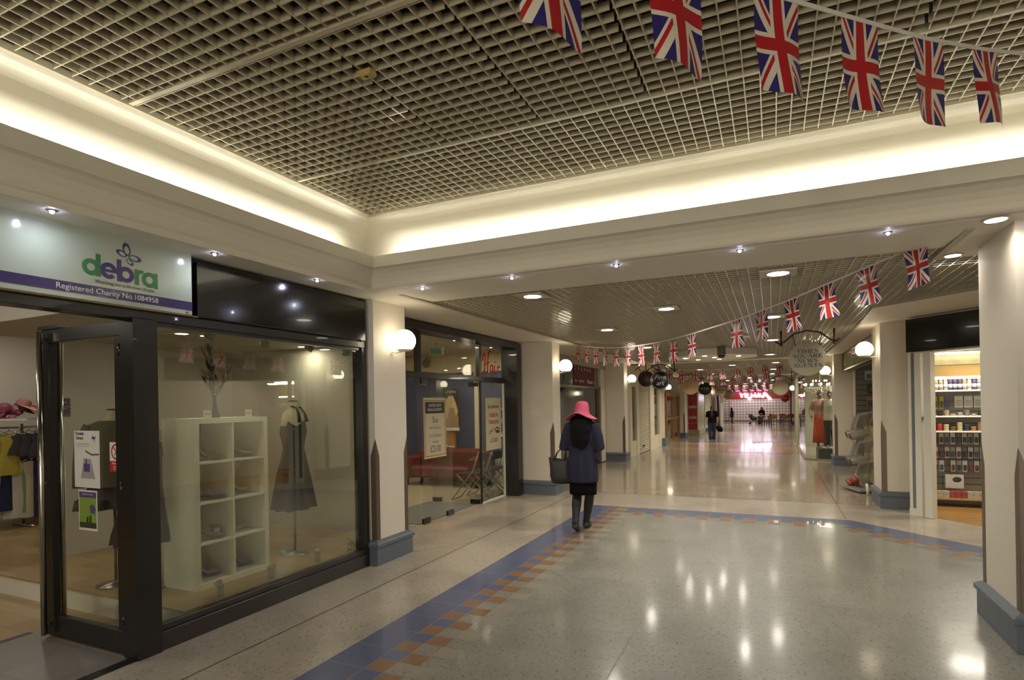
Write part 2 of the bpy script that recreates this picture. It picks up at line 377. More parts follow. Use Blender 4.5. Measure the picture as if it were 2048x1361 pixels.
# ---- egg-crate grilles
PIT = .0866
def grille(name, x0, x1, y0, y1, z, hgt, thk, skipx=(), skipy=(), seams=()):
    b = MB(); nx = int((x1-x0)/PIT); ny = int((y1-y0)/PIT)
    for i in range(nx+1):
        x = x0+i*PIT; b.box((x-thk/2, y0, z), (x+thk/2, y1, z+hgt))
    for j in range(ny+1):
        y = y0+j*PIT; gs = [x0]+[g_ for g_ in skipx if SY1-2.7 < y < SY2 and not SY1-.05 < y < SY1+.05]+[x1]
        for i in range(len(gs)-1): b.box((gs[i]+(.008 if i else 0), y-thk/2, z+.0004), (gs[i+1]-(.008 if i < len(gs)-2 else 0), y+thk/2, z+hgt-.0004))
    for (ax, v, w) in seams:
        if ax == 'y': b.box((x0, v-w/2, z-.004), (x1, v+w/2, z+hgt*1.1))
        else: b.box((v-w/2, y0, z-.004), (v+w/2, y1, z+hgt*1.1))
    return struct(name, b, [grid_m])
gx0 = -3.50
SY1, SY2 = 2.18, 3.51
grille('ceiling_grille_raised', gx0, 5.2, -4.2, 4.44, 3.45, .043, .0070, skipx=(-2.04, -1.35, -.66, .03, .72), seams=[('y', SY1, .030), ('y', SY2, .024)])
gseam = MB()
grille('ceiling_grille', -3.29, 1.22, 4.58, 16.32, 2.702, .045, .0075)
grille('ceiling_grille_side', 1.18+.02, 3.7, 5.42, 8.1, 2.702, .045, .0075)
# far corridor: same cell width, cross blades a little further apart where they merge to the eye
b = MB()
for i in range(53):
    x = -3.29+i*PIT; b.box((x-.004, 16.6, 2.702), (x+.004, 60, 2.747))
y = 16.6
while y < 60:
    b.box((-3.3, y-.004, 2.7024), (1.24, y+.004, 2.7466)); y += PIT
struct('ceiling_grille_far', b, [grid_m])
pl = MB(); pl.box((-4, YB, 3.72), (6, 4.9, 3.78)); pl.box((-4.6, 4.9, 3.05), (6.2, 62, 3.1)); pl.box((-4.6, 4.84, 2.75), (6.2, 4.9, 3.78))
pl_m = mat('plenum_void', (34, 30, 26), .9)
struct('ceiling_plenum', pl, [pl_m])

# ---- enclosing walls beyond view
w = MB(); w.box((-11, YB-.1, -.1), (6.3, YB, 3.8)); struct('wall_back', w, [wall_m])
w = MB(); w.box((6.2, YB, -.1), (6.3, 9.0, 3.8)); struct('wall_right', w, [wall_m])

# ---- pillars
def pillar(x0, x1, y0, y1, label, zb=0, guards=(), top=2.692):
    t = thing('pillar', ((x0+x1)/2, (y0+y1)/2, zb), 0, label, 'pillar'); c = Vector((-(x0+x1)/2, -(y0+y1)/2, -zb))
    T = Matrix.Translation(c)
    MB().box((x0, y0, zb+.20), (x1, y1, top), M=T).build('shaft', wall_m, t)
    p = MB()
    e = .034
    for (z0, z1, q0, q1) in ((0, .175, e, e), (.175, .185, e, e+.012), (.185, .215, e+.016, e+.016), (.215, .228, e+.016, e+.004), (.228, .25, e+.004, .002)):
        r = lambda q, z: [(x0-q, y0-q, zb+z), (x1+q, y0-q, zb+z), (x1+q, y1+q, zb+z), (x0-q, y1+q, zb+z)]
        p.rings([r(q0, z0), r(q1, z1)], sm=False, M=T)
    p.build('plinth', plinth_m, t)
    for (gx, gy, sx, sy) in guards:      # corner x,y ; directions along the two faces
        gm = MB(); wdt, th = .058, .004
        ox, oy = gx-sx*th, gy-sy*th
        for (dx, dy, nx, ny) in ((sx, 0, 0, -sy), (0, sy, -sx, 0)):
            pr = [(0, .25), (wdt, .25), (wdt, 1.10), (wdt*.45, 1.19), (0, 1.27)]
            A = [(gx+dx*a+nx*th, gy+dy*a+ny*th, zb+z) for a, z in pr]; B = [(gx+dx*a, gy+dy*a, zb+z) for a, z in pr]
            n = len(pr); gm.add(A+B, [tuple(range(n)), tuple(range(2*n-1, n-1, -1))]+[(i, (i+1) % n, n+(i+1) % n, n+i) for i in range(n)], 0, False, T)
        gm.build('corner_guard', guard_m, t)
    return t
pillar(-3.80, -3.655, 4.655, 5.20, 'cream pillar between the charity shop window and the hair salon, bronze corner guard', 0, [(-3.655, 4.655, -1, 1), (-3.655, 5.20, -1, -1)])
pillar(-4.30, -3.495, 9.36, 9.74, 'cream pillar with blue-grey plinth to the right of the hair salon', 0, [(-3.495, 9.36, -1, 1)])
pillar(-5.05, -3.71, 15.55, 15.95, 'wide cream pillar before the shop with the closed roller shutter', zf(15.7), [(-3.71, 15.55, -1, 1)])
pF = onf(1370, 876)
pillar(pF.x-.75, pF.x, pF.y, pF.y+.9, 'cream pillar between the wooden doors and the red sale window', zf(pF.y)-.02, [(pF.x, pF.y, -1, 1)])
pG = onf(1432, 861)
pillar(-3.9, -3.35, 35.0, 36.0, 'far cream pillar beyond the black and white doorway', zf(35.5)-.03)
pillar(1.43, 1.80, 9.74, 10.50, 'right-hand cream pillar beside the news shop and the cobbler shop', 0, [(1.43, 9.74, 1, 1)])
pillar(1.37, 1.78, 15.88, 16.55, 'cream pillar between the news shop and the glass fashion window', zf(16), [(1.37, 15.88, 1, 1)])
pillar(1.385, 2.10, 4.53, 5.22, 'large cream foreground pillar at the right edge of the hall', 0, [(1.385, 4.53, 1, 1), (1.385, 5.22, 1, -1)])
pR = onf(1596, 849)
pillar(pR.x-.35, pR.x+.25, pR.y, pR.y+.6, 'far right cream pillar beside the cafe tables', zf(pR.y)-.02)

# ---- globe wall lamps
globe_e = emis('globe_glow', (255, 240, 205), 6.0)
def globe(x, y, z, side, label, r=.118, dim=1):
    t = thing('globe_lamp', (x, y, z), 0, label, 'wall lamp', 'globe lamps on the pillars')
    prof = [(.004, r), (r*.35, r*.94), (r*.65, r*.76), (r*.87, r*.49), (r*.985, r*.18), (r*.985, -r*.18), (r*.87, -r*.49), (r*.7, -r*.7), (r*.62, -r*.76)]
    MB().lathe(prof, 28).build('globe', globe_e, t)
    s = MB(); s.lathe([(r*.66, -r*.74), (r*.68, -r*.80), (r*.5, -r*.9), (.02, -r*.92)], 24, M=None)
    dx, dy = side
    s.tube([(0, 0, -r*.88), (-dx*.10, -dy*.10, -r*1.0), (-dx*.165, -dy*.165, -r*.95)], .008, 8)
    s.box((-dx*.16-.025*abs(dy)-.006*abs(dx), -dy*.16-.025*abs(dx)-.006*abs(dy), -r*1.15), (-dx*.17+.025*abs(dy)+.006*abs(dx), -dy*.17+.025*abs(dx)+.006*abs(dy), -r*.6))
    s.build('bracket', white_m, t)
    return t
def gl(px, py, y, side, label, dia=None):
    p = on(px, py, 'y', y); return globe(p.x, p.y, p.z, side, label)
globe(-3.485, 4.95, 2.285, (1, 0), 'big white globe lamp on the pillar beside the charity shop window')
globe(-3.325, 9.58, 2.265, (1, 0), 'white globe lamp on the second pillar, right of the hair salon')
globe(-3.54, 15.75, 2.25, (1, 0), 'white globe lamp on the third left pillar before the roller shutter')
globe(1.26, 9.95, 2.33, (-1, 0), 'white globe lamp on the right pillar above the news shop corner')
globe(1.20, 16.1, 2.30, (-1, 0), 'white globe lamp just right of the round newsagents sign')
gl(1422, 785, 41.83, (0, -1), 'small distant globe lamp beyond the black round sign')
gl(1585, 777, 29.0, (-1, 0), 'distant globe lamp beside the far right cream pillar')
gl(1337, 775, 25.0, (1, 0), 'globe lamp partly hidden behind the dark blue round sign')

# ---- recessed downlights, LEDs
dl_e = emis('downlight_glow', (255, 246, 225), 14)
ring_m = mat('lamp_ring', (190, 184, 165), .35, metal=.3)
def downlight(x, y, label, z=2.69, r=.085, e=14, plate=True, grp='recessed downlights in the corridor grille', spread=150):
    t = thing('downlight', (x, y, z), 0, label, 'ceiling light', grp)
    b = MB()
    if plate: b.box((-.145, -.145, -.008), (.145, .145, .004))
    b.lathe([(r*1.02, -.009), (r*1.3, -.011), (r*1.34, -.004), (r*1.02, .0)], 32, caps=False)
    b.build('rim', ring_m, t)
    MB().lathe([(.002, -.0105), (r, -.0105), (r, -.004), (.002, -.004)], 32).build('lamp_glass', dl_e, t)
    if e: area('downlight_lamp', (x, y, z-.02), r*1.7, e, NEUT, (0, 0, 0), spread=math.radians(spread), shape='DISK')
    return t
dls = [(-2.18, 5.31), (-1.11, 6.80), (.06, 5.40), (-2.22, 8.30), (.02, 8.19), (-2.25, 11.4), (.02, 11.33), (-.49, 10.47), (-.04, 14.9), (-2.2, 14.9), (-1.1, 18.6), (.1, 18.2), (-2.25, 20.5), (.05, 22), (-2.2, 24), (.0, 26), (-1.0, 30), (-2.2, 33), (.0, 34), (-1.0, 42), (-2.2, 48), (.0, 50)]
ow = ['first', 'second', 'third', 'fourth', 'fifth', 'sixth', 'seventh', 'eighth', 'ninth', 'tenth', 'eleventh', 'twelfth', 'thirteenth', 'fourteenth', 'fifteenth', 'sixteenth', 'seventeenth', 'eighteenth', 'nineteenth', 'twentieth', 'twenty-first', 'twenty-second', 'twenty-third', 'twenty-fourth']
for i, (x, y) in enumerate(dls):
    downlight(x, y, f'round downlight in the corridor ceiling grille, {ow[i]} from the raised hall', r=.085 if i not in (7,) else .05, e=12 if y < 20 else 34, plate=(y < 26))
downlight(1.265, 4.43, 'downlight in the soffit directly above the foreground pillar', r=.055, e=2.2, plate=False, grp='soffit downlights by the foreground pillar')
downlight(1.275, 5.39, 'downlight in the soffit just behind the foreground pillar', r=.05, e=2.5, plate=False, grp='soffit downlights by the foreground pillar')
led_e = emis('led_glow', (215, 215, 255), 60)
leds = [(-3.508, 1.766-.95*k, 'left') for k in range(1, 3)][::-1]+[(-3.508, 1.766, 'left'), (-3.508, 2.748, 'left'), (-3.50, 3.72, 'left')]+[(-2.914+.905*k, 4.435, 'beam') for k in range(8)]
for i, (x, y, w_) in enumerate(leds):
    k = [j for j, q in enumerate(leds) if q[2] == w_].index(i)
    t = thing('led_spotlight', (x, y, 2.689), 0, f'tiny bluish spotlight in the {"soffit over the charity shop front" if w_ == "left" else "beam soffit under the cove"}, {ow[k] if w_ == "beam" else ow[k]} from the {"left" }', 'spotlight', 'tiny bluish spotlights in the soffit edge')
    MB().lathe([(.011, .002), (.026, .0), (.026, -.004), (.011, -.005)], 16, caps=False).build('rim', steel, t)
    MB().lathe([(.002, 0), (.0105, -.001), (.0105, -.012), (.006, -.018), (.002, -.019)], 12).build('bulb', led_e, t)
    area('led_lamp', (x, y, 2.664), .02, .9, COOL, (0, 0, 0), shape='DISK')

# octagonal raft and dome camera
t = thing('ceiling_raft', (-1.2, 13.35, 2.56), 0, 'octagonal white ceiling raft with small round lights behind the dome camera', 'ceiling panel')
R8 = 1.0; oc = [(R8*math.cos(PI/8+PI/4*k)*.98, R8*math.sin(PI/8+PI/4*k)) for k in range(8)]
MB().prism(oc, 0, .135).build('panel', white_m, t)
for k, (x, y) in enumerate([(-.55, -.2), (-.1, -.6), (.1, .55), (.55, -.15), (-.35, .45), (.05, -.05)]):
    MB().lathe([(.002, -.004), (.045, -.004), (.045, .003), (.002, .003)], 20, c=(x, y, 0)).build('small_light', dl_e, t)
    if k < 4: area('raft_lamp', (-1.2+x, 13.35+y, 2.545), .08, 4, NEUT, (0, 0, 0), shape='DISK')
p = on(1445, 695, 'z', 2.69); t = thing('dome_camera', (p.x+.0, 12.05, 2.69), 0, 'grey cylindrical dome security camera under the corridor ceiling', 'security camera')
MB().lathe([(.002, 0), (.075, 0), (.08, -.02), (.08, -.15), (.085, -.16), (.085, -.175), (.07, -.18), (.002, -.18)], 28).build('housing', mat('grey_camera', (120, 112, 98), .4), t)
MB().lathe([(.068, -.178), (.064, -.205), (.045, -.232), (.02, -.243), (.002, -.245)], 24).build('dome', mat('smoked_dome', (20, 20, 22), .08, coat=.5), t)
# smoke head on the raised grille
p = on(733, 146, 'z', 3.44); t = thing('ceiling_sensor', (p.x, p.y, 3.452), 0, 'small yellowish plastic sensor fixed under the raised ceiling grille', 'sensor')
MB().box((-.045, -.03, -.035), (.045, .03, 0), bev=.008).build('body', mat('yellowed_plastic', (170, 150, 92), .5), t)
MB().lathe([(.002, -.038), (.012, -.038), (.012, -.034), (.002, -.034)], 12).build('button', black_m, t)

# ============================================================ CHARITY SHOP (left)
def planks(name, c1, c2, sx, sy, rough=.3, rot=0):
    m = bpy.data.materials.new(name); m.use_nodes = True; nt = m.node_tree; b = nt.nodes['Principled BSDF']; N = nt.nodes.new; L = nt.links.new
    tc = N('ShaderNodeTexCoord'); mp = N('ShaderNodeMapping'); mp.inputs['Rotation'].default_value = (0, 0, rot); L(tc.outputs['Object'], mp.inputs[0])
    br = N('ShaderNodeTexBrick'); br.inputs['Scale'].default_value = 1; br.inputs['Brick Width'].default_value = sx; br.inputs['Row Height'].default_value = sy
    br.inputs['Mortar Size'].default_value = .002; br.inputs['Color1'].default_value = (*lin(c1), 1); br.inputs['Color2'].default_value = (*lin(c2), 1); br.inputs['Mortar'].default_value = (*[v*.5 for v in lin(c2)], 1)
    L(mp.outputs[0], br.inputs['Vector']); L(br.outputs['Color'], b.inputs['Base Color']); b.inputs['Roughness'].default_value = rough
    MATS[name] = m; return m
wood_f = planks('wood_floor', (172, 146, 100), (150, 124, 82), .5, .19, .28)
mat_t = planks('lobby_tiles', (128, 122, 116), (118, 113, 108), .62, .62, .4)
int_wall = mat('shop_wall', (188, 181, 168), .7, noise=.03, nscale=2)
FXX = -3.75
w = MB(); w.box((-10.4, -2, -.1), (-3.86, 5.3, -.0005)); struct('floor_shop', w, [wood_f])
w = MB(); w.box((-4.9, .4, -.001), (-3.80, 2.30, .004), 0); w.box((-4.95, .4, -.001), (-4.9, 2.30, .006), 1); w.box((-3.80, .4, -.001), (-3.72, 2.30, .006), 1)
struct('floor_shop_lobby', w, [mat_t, black_m])
w = MB(); w.box((-10.4, -2, 2.9), (-3.86, 5.3, 2.96)); w.box((-6.5, 2.46, 2.32), (-3.86, 5.3, 2.36)); w.box((-6.5, 2.40, 2.32), (-3.86, 2.46, 2.9)); struct('ceiling_shop', w, [int_wall])
w = MB(); w.box((-10.5, -2, 0), (-10.4, 5.3, 2.9)); w.box((-6.5, 3.30, 0), (-6.4, 5.24, 2.9)); w.box((-10.4, -2.1, 0), (-3.86, -2, 2.9)); w.box((-10.4, 5.24, 0), (-4.3, 5.30, 2.9)); struct('wall_shop', w, [int_wall])
w = MB(); w.box((-3.90, -6, 0), (-3.76, -1.0, 2.9)); struct('wall_left', w, [wall_m])
# upper bulkhead behind the fascia
w = MB(); w.box((-3.90, -2, 2.2), (-3.845, 5.2, 2.9)); struct('wall_bulkhead', w, [black_m])
# platform
t = thing('display_platform', (-5.1, 3.9, 0), 0, 'low wooden window platform with white edge inside the charity shop', 'platform')
MB().box((-1.25, -1.2, .158), (1.28, 1.3, .172)).build('top', wood_f, t); MB().box((-1.25, -1.19, 0), (1.27, 1.29, .158)).build('edge', white_m, t)
# shopfront
t = thing('storefront', (FXX, 3.5, 0), 0, 'black metal shopfront frame and window of the charity shop with large pane', 'shopfront')
def P_(b, a, c, **k): b.box((a[0]-FXX, a[1]-3.5, a[2]), (c[0]-FXX, c[1]-3.5, c[2]), **k); return b
P_(MB(), (-3.84, 2.30, 0), (-3.70, 2.46, 2.2), bev=.004).build('post', black_m, t)
P_(MB(), (-3.84, 4.555, 0), (-3.72, 4.617, 2.684), bev=.004).build('post', black_m, t)
b = MB(); P_(b, (-3.84, -1.0, 2.192), (-3.715, 4.617, 2.252), bev=.003); P_(b, (-3.80, 2.46, 2.165), (-3.74, 4.56, 2.192)); b.build('header', black_m, t)
b = MB(); P_(b, (-3.84, 2.46, 0), (-3.715, 4.56, .125), bev=.004); P_(b, (-3.80, 2.46, .125), (-3.735, 4.56, .168), bev=.003); b.build('sill', mat('dark_sill', (40, 36, 35), .3, noise=.2, nscale=30, coat=.3), t)
b = MB(); P_(b, (-3.73, 2.755, 2.262), (-3.70, 4.585, 2.655), bev=.004); b.build('fascia_panel', blkgloss, t)
b = MB(); P_(b, (-3.80, 2.69, 2.252), (-3.745, 4.617, 2.684)); b.build('fascia_backing', black_m, t)
b = MB(); P_(b, (-3.772, 2.46, .168), (-3.762, 4.556, 2.166)); b.build('pane', glass_m, t)
# shop sign
sx = -3.695
t = thing('shop_sign', (sx, 1.0, 2.49), 0, 'pale grey-green fascia sign of the charity shop with butterfly logo and purple stripe', 'sign')
sgm = mat('sign_pale', (176, 186, 170), .12, coat=.4); purp = mat('sign_purple', (50, 36, 96), .2, coat=.3); grn = mat('sign_green', (58, 120, 70), .25); dpur = mat('sign_violet', (66, 46, 110), .25)
MB().box((-.012, -2.0, -.228), (.012, 1.70, .238), bev=.003).build('board', sgm, t)
MB().box((-.03, -2, -.238), (.02, 1.74, -.229)).build('trim', mat('bronze_trim', (120, 98, 66), .4, metal=.4), t)
MB().box((.012, -2.0, -.196), (.0135, 1.70, -.136)).build('stripe', purp, t)
F = lambda y, z: FX(.0141, y, z)
base_z = -.042
# big rounded letters built from rings and bars
def arcring(b, cy, cz, r0, r1, a0, a1, mi=0, x0=.0125, x1=.0165, n=28, sq=1.0):
    A = []
    for k in range(n+1):
        a = math.radians(a0+(a1-a0)*k/n); c, s_ = math.cos(a), math.sin(a)
        A.append([(x1, cy+c*r0*sq, cz+s_*r0), (x1, cy+c*r1*sq, cz+s_*r1), (x0, cy+c*r1*sq, cz+s_*r1), (x0, cy+c*r0*sq, cz+s_*r0)])
    b.rings(A, sm=False, mi=mi)
R1, R0, bw = .050, .023, .027
def sl(px, py):
    p = on(px, py, 'x', sx+.013); return p.y-1.0, p.z-2.49
def letter(kind, px, py, m):
    cy, cz = sl(px, py); X0_, X1_ = .0125, .0136; b = MB()
    bar = lambda y, z0, z1: b.box((X0_, y-bw/2, z0), (X1_+.0001, y+bw/2, z1))
    if kind in 'dba': arcring(b, cy, cz, R0, R1, 0, 360, x0=X0_, x1=X1_)
    if kind == 'd': bar(cy+R1-bw/2+.004, cz-R1, cz+R1+.036)
    if kind == 'b': bar(cy-R1+bw/2-.004, cz-R1, cz+R1+.036)
    if kind == 'a': bar(cy+R1-bw/2+.004, cz-R1, cz+R1)
    if kind == 'e': arcring(b, cy, cz, R0, R1, 0, 318, x0=X0_, x1=X1_); b.box((X0_, cy-R1+.01, cz-.009), (X1_+.0001, cy+R1-.001, cz+.009))
    if kind == 'r': bar(cy, cz-R1, cz+R1); arcring(b, cy+.030, cz+R1-.036, .014, .036, 60, 160, x0=X0_, x1=X1_)
    b.build('lettering', m, t)
for kind, px, py, m in (('d', 182, 534, grn), ('e', 217.5, 542, dpur), ('b', 252, 550, dpur), ('r', 273.5, 555, grn), ('a', 299, 561, grn)): letter(kind, px, py, m)
b = MB()
def wing(px, py, ry, rz_, rot, th=.34, off=.16):
    cy, cz = sl(px, py); A = []; n = 32; cr, sr = math.cos(rot), math.sin(rot)
    for k in range(n+1):
        a = 2*PI*k/n; p = []
        for f_, o_ in ((1, 0), (1-th, off)):
            y_, z_ = math.cos(a)*ry*f_-ry*o_, math.sin(a)*rz_*f_; p.append((cy+y_*cr-z_*sr, cz+y_*sr+z_*cr))
        A.append([(.0125, *p[1]), (.0125, *p[0]), (.0136, *p[0]), (.0136, *p[1])])
    b.rings(A, sm=False, caps=False)
wing(253, 499, .040, .024, math.radians(100)); wing(243, 507, .034, .018, math.radians(158)); wing(270, 518, .040, .020, math.radians(-6)); wing(260, 525, .026, .015, math.radians(-42))
b.build('butterfly_logo', dpur, t)
q_ = sl(252, 573); txt('Working for a life free of pain', .030, mat('sign_greytext', (88, 92, 88), .4), F(q_[0], q_[1]), t, depth=.0004)
q_ = sl(222, 594); txt('Registered Charity No.1084958', .046, white_m, F(q_[0], -.166), t, depth=.0004)
for y_, z_ in ((1.66, .205), (1.66, -.21), (-1.9, .205)): MB().tube([(.012, y_, z_), (.018, y_, z_)], .007, 12).build('fixing_stud', steel, t)

# open glass door leaf
t = thing('shop_door', (-3.845, 2.335, 0), 0, 'open black-framed glass door of the charity shop with tall chrome pull handles', 'door')
b = MB()
b.box((-.91, -.022, .012), (0, .022, .165), bev=.004); b.box((-.91, -.022, 2.095), (0, .022, 2.19), bev=.004)
b.box((-.91, -.022, .165), (-.81, .022, 2.095)); b.box((-.07, -.022, .165), (0, .022, 2.095)); b.build('frame', black_m, t)
MB().box((-.812, -.005, .16), (-.068, .005, 2.1)).build('pane', glass2_m, t)
for yy in (-.062, .062):
    hb = MB(); hb.tube([(-.855, yy, .03), (-.855, yy, 2.17)], .0185, 16)
    for z in (.10, 1.1, 2.12): hb.tube([(-.855, yy, z), (-.855, math.copysign(.02, yy), z)], .009, 8)
    hb.build('pull_handle', chrome, t)
MB().box((-.94, -.03, 2.19), (-.70, .03, 2.215)).build('closer_arm', black_m, t)
for z in (.25, 1.1, 2.0): MB().tube([(-.002, -.03, z-.04), (-.002, -.03, z+.04)], .011, 10).build('hinge', black_m, t)
# posters on the door pane: local frame, facing -y
paper = mat('white_paper', (205, 202, 196), .6); inkb = mat('ink_dark', (52, 48, 60), .6); inkp = mat('ink_violet', (78, 58, 120), .6)
red_m = mat('sign_red', (170, 34, 38), .4); green_p = mat('leaflet_green', (120, 146, 54), .5)
def poster(px0, py0, px1, py1, ax, v, label, m=paper, name='poster', th=.003, cat='poster', grp=None, dpt=0):
    a = on(px0, py0, ax, v); c = on(px1, py1, ax, v)
    if ax == 'y': w_ = c.x-a.x; ctr = Vector(((a.x+c.x)/2, v, (a.z+c.z)/2)); M = FY(0, 0, 0)
    else: w_ = c.y-a.y; ctr = Vector((v, (a.y+c.y)/2, (a.z+c.z)/2)); M = FX(0, 0, 0)
    h_ = a.z-c.z; t = thing(name, ctr, 0, label, cat, grp)
    MB().box((-w_/2, -h_/2, -th), (w_/2, h_/2, 0), M=M).build('sheet', m, t)
    return t, w_, h_, M
def patch(t, M, x0, y0, x1, y1, m, z=.0006, name='print'):
    return MB().box((x0, y0, 0), (x1, y1, z), M=M).build(name, m, t)
def poly(t, M, pts, m, z=.0008, name='print'):
    return MB().prism(pts, 0, z, M=M).build(name, m, t)
YD = 2.335-.0065
t, w_, h_, M = poster(148, 862, 200, 978, 'y', YD, 'white donation poster showing a hand holding a sack, on the glass door')
txt('Donate\nDirect', h_*.082, inkb, M @ Matrix.Translation((-w_*.28, h_*.41, 0)), t, depth=.0005, bold=.001)
for zz in (.27, .25, .22): patch(t, M, -w_*.42, h_*zz, w_*.1, h_*(zz+.007), mat('ink_line', (120, 116, 122), .6), .0004)
poly(t, M, [(-w_*.25, -h_*.34), (w_*.32, -h_*.34), (w_*.22, -h_*.12), (w_*.16, h_*.0), (-w_*.12, h_*.02), (-w_*.16, -h_*.12)], mat('sack_grey', (150, 146, 140), .7), .0007)
patch(t, M, -w_*.12, -h_*.22, w_*.12, -h_*.08, inkp, .0012); poly(t, M, [(-w_*.05, -h_*.08), (w_*.01, -h_*.08), (w_*.0, h_*.0), (-w_*.05, h_*.0)], inkp, .0012)
MB().tube([(w_*.48, h_*.09, 0), (w_*.2, h_*.08, 0), (0, h_*.13, 0), (-w_*.05, h_*.15, 0)], .006, 8, flat=.1, M=M).build('print', mat('poster_skin', (104, 72, 54), .6), t)
poly(t, M, [(w_*.2, h_*.36), (w_*.26, h_*.42), (w_*.31, h_*.38), (w_*.37, h_*.41), (w_*.33, h_*.34)], inkp); txt('debra', h_*.03, inkp, M @ Matrix.Translation((w_*.3, h_*.32, 0)), t, depth=.0004)
t, w_, h_, M = poster(157, 980, 195, 1064, 'y', YD, 'green and purple leaflet taped below the donation poster on the door')
patch(t, M, -w_*.46, -h_*.4, w_*.46, h_*.44, green_p); patch(t, M, -w_*.46, h_*.32, w_*.46, h_*.46, inkp, .001); patch(t, M, -w_*.46, -h_*.44, w_*.46, -h_*.3, mat('leaflet_dark', (50, 54, 30), .6), .001)
txt('Charity Day and Walk', h_*.05, paper, M @ Matrix.Translation((0, h_*.40, .001)), t, depth=.0004)
poly(t, M, [(w_*.1, h_*.12), (w_*.3, h_*.16), (w_*.42, h_*.05), (w_*.38, -h_*.08), (w_*.16, -h_*.06)], inkp, .0014)
for xx, hh in ((-.02, .2), (.14, .24)): poly(t, M, [(w_*(xx-.06), -h_*.36), (w_*(xx+.06), -h_*.36), (w_*(xx+.05), -h_*(.36-hh)), (w_*(xx-.05), -h_*(.36-hh))], mat('leaflet_dark', (50, 54, 30), .6), .0016)
t, w_, h_, M = poster(219, 885, 246, 945, 'y', YD, 'small white and red no smoking sticker on the glass door edge', name='no_smoking_sign', cat='sign')
patch(t, M, -w_/2, -h_*.5, w_/2, -h_*.14, red_m)
b = MB(); n = 28
A = [[(math.cos(2*PI*k/n)*r_, h_*.18+math.sin(2*PI*k/n)*r_, zz) for r_, zz in ((w_*.30, 0), (w_*.38, 0), (w_*.38, .001), (w_*.30, .001))] for k in range(n+1)]
b.rings(A, sm=False, caps=False, M=M); b.box((-w_*.32, -.004, 0), (w_*.32, .004, .001), M=M @ Matrix.Translation((0, h_*.18, 0)) @ Matrix.Rotation(-PI/4, 4, 'Z')); b.build('prohibition_ring', red_m, t)
patch(t, M @ Matrix.Translation((0, h_*.18, 0)) @ Matrix.Rotation(PI/3.4, 4, 'Z'), -w_*.2, -.003, w_*.16, .003, black_m, .0008)
txt('No smoking', h_*.09, paper, M @ Matrix.Translation((0, -h_*.22, .0006)), t, depth=.0004, bold=.0004); txt('It is against the\nlaw to smoke in\nthese premises', h_*.055, paper, M @ Matrix.Translation((0, -h_*.37, .0006)), t, depth=.0004)
t, w_, h_, M = poster(110, 797, 141, 834, 'x', -6.395, 'small violet notice on the back wall of the charity shop window', mat('notice_violet', (86, 66, 88), .6))
patch(t, M, -w_/2, -h_/2, w_/2, -h_*.36, mat('notice_green', (84, 120, 84), .6)); txt('debra', h_*.16, paper, M @ Matrix.Translation((0, h_*.28, 0)), t, depth=.0006)
txt('Working for a life\nfree of pain', h_*.09, paper, M @ Matrix.Translation((0, -.0, 0)), t, depth=.0006)

# cube shelf unit: 2 x 4 cells
t = thing('cube_shelf', (-4.12, 3.02, .172), 0, 'white cube bookcase of eight cells displaying shoes in the shop window', 'bookcase')
cube_m = mat('cube_shelf_white', (232, 230, 216), .5); Wc, Hc, Dc = .71, 1.36, .39
b = MB(); th = .042
b.box((-Dc, 0, 0), (0, th, Hc)); b.box((-Dc, Wc-th, 0), (0, Wc, Hc)); b.box((-Dc, th, 0), (0, Wc-th, th)); b.box((-Dc, th, Hc-th), (0, Wc-th, Hc)); b.build('outer_frame', cube_m, t)
cw = (Wc-2*th-.016)/2; ch = (Hc-2*th-.048)/4
for k in (1, 2, 3): MB().box((-Dc, th, th+k*ch+(k-1)*.016), (-.004, Wc-th, th+k*ch+k*.016)).build('shelf', cube_m, t)
for k in range(4): MB().box((-Dc, th+cw, th+k*(ch+.016)), (-.004, th+cw+.016, th+k*(ch+.016)+ch)).build('divider', cube_m, t)
MB().box((-Dc, .01, .01), (-Dc+.004, Wc-.01, Hc-.01)).build('back_panel', mat('cube_back', (196, 192, 176), .6), t)
# shoes
def shoe(M_, heel, c, c2, name, flat=False, up=False):
    t = thing(name, M_.translation, 0); t.rotation_euler = M_.to_euler(); t.scale = (1.08, 1.1, 1.55)
    L_ = .23; hl = 0.0 if flat else heel
    prof = [(-.5, hl, .026, .022), (-.42, hl, .030, .04), (-.2, hl*.72, .027, .03), (.0, hl*.3, .033, .018), (.2, .012, .04, .022), (.38, .008, .034, .02), (.48, .008, .016, .012)]
    rs = []
    for s_, z, hw, ht in prof:
        rs.append([(s_*L_, hw*math.cos(2*PI*k/14), z+ht*.5+ht*.62*math.sin(2*PI*k/14)) for k in range(14)])
    MB().rings(rs).build('upper', c, t)
    rs = [[(s_*L_, hw*1.02*math.cos(2*PI*k/14), z+.002+.006*math.sin(2*PI*k/14)) for k in range(14)] for s_, z, hw, ht in prof]
    MB().rings(rs).build('sole', c2, t)
    if not flat: MB().tube([(-.46*L_, 0, hl+.004), (-.47*L_, 0, 0)], [.017, .007], 10).build('heel', c2, t)
    hb = MB(); A = []
    for k in range(13):
        a = PI*k/12-PI/2; A.append([(-.5*L_+.04-math.cos(a)*.042, math.sin(a)*.03, hl+z) for z in (.02, .065)])
    hb.rings(A, close=False, caps=False); hb.build('heel_cup', c, t)
    return t
shc = [('silver', (150, 146, 132)), ('nude pink', (150, 116, 104)), ('grey', (96, 92, 88)), ('cream', (176, 164, 140)), ('black', (34, 30, 30)), ('mauve', (112, 84, 92)), ('beige', (160, 140, 116)), ('red-brown', (110, 50, 46))]
cells = []
for r in range(4):
    for c in range(2): cells.append((r, c))
rown = ['bottom', 'second from bottom', 'second from top', 'top']
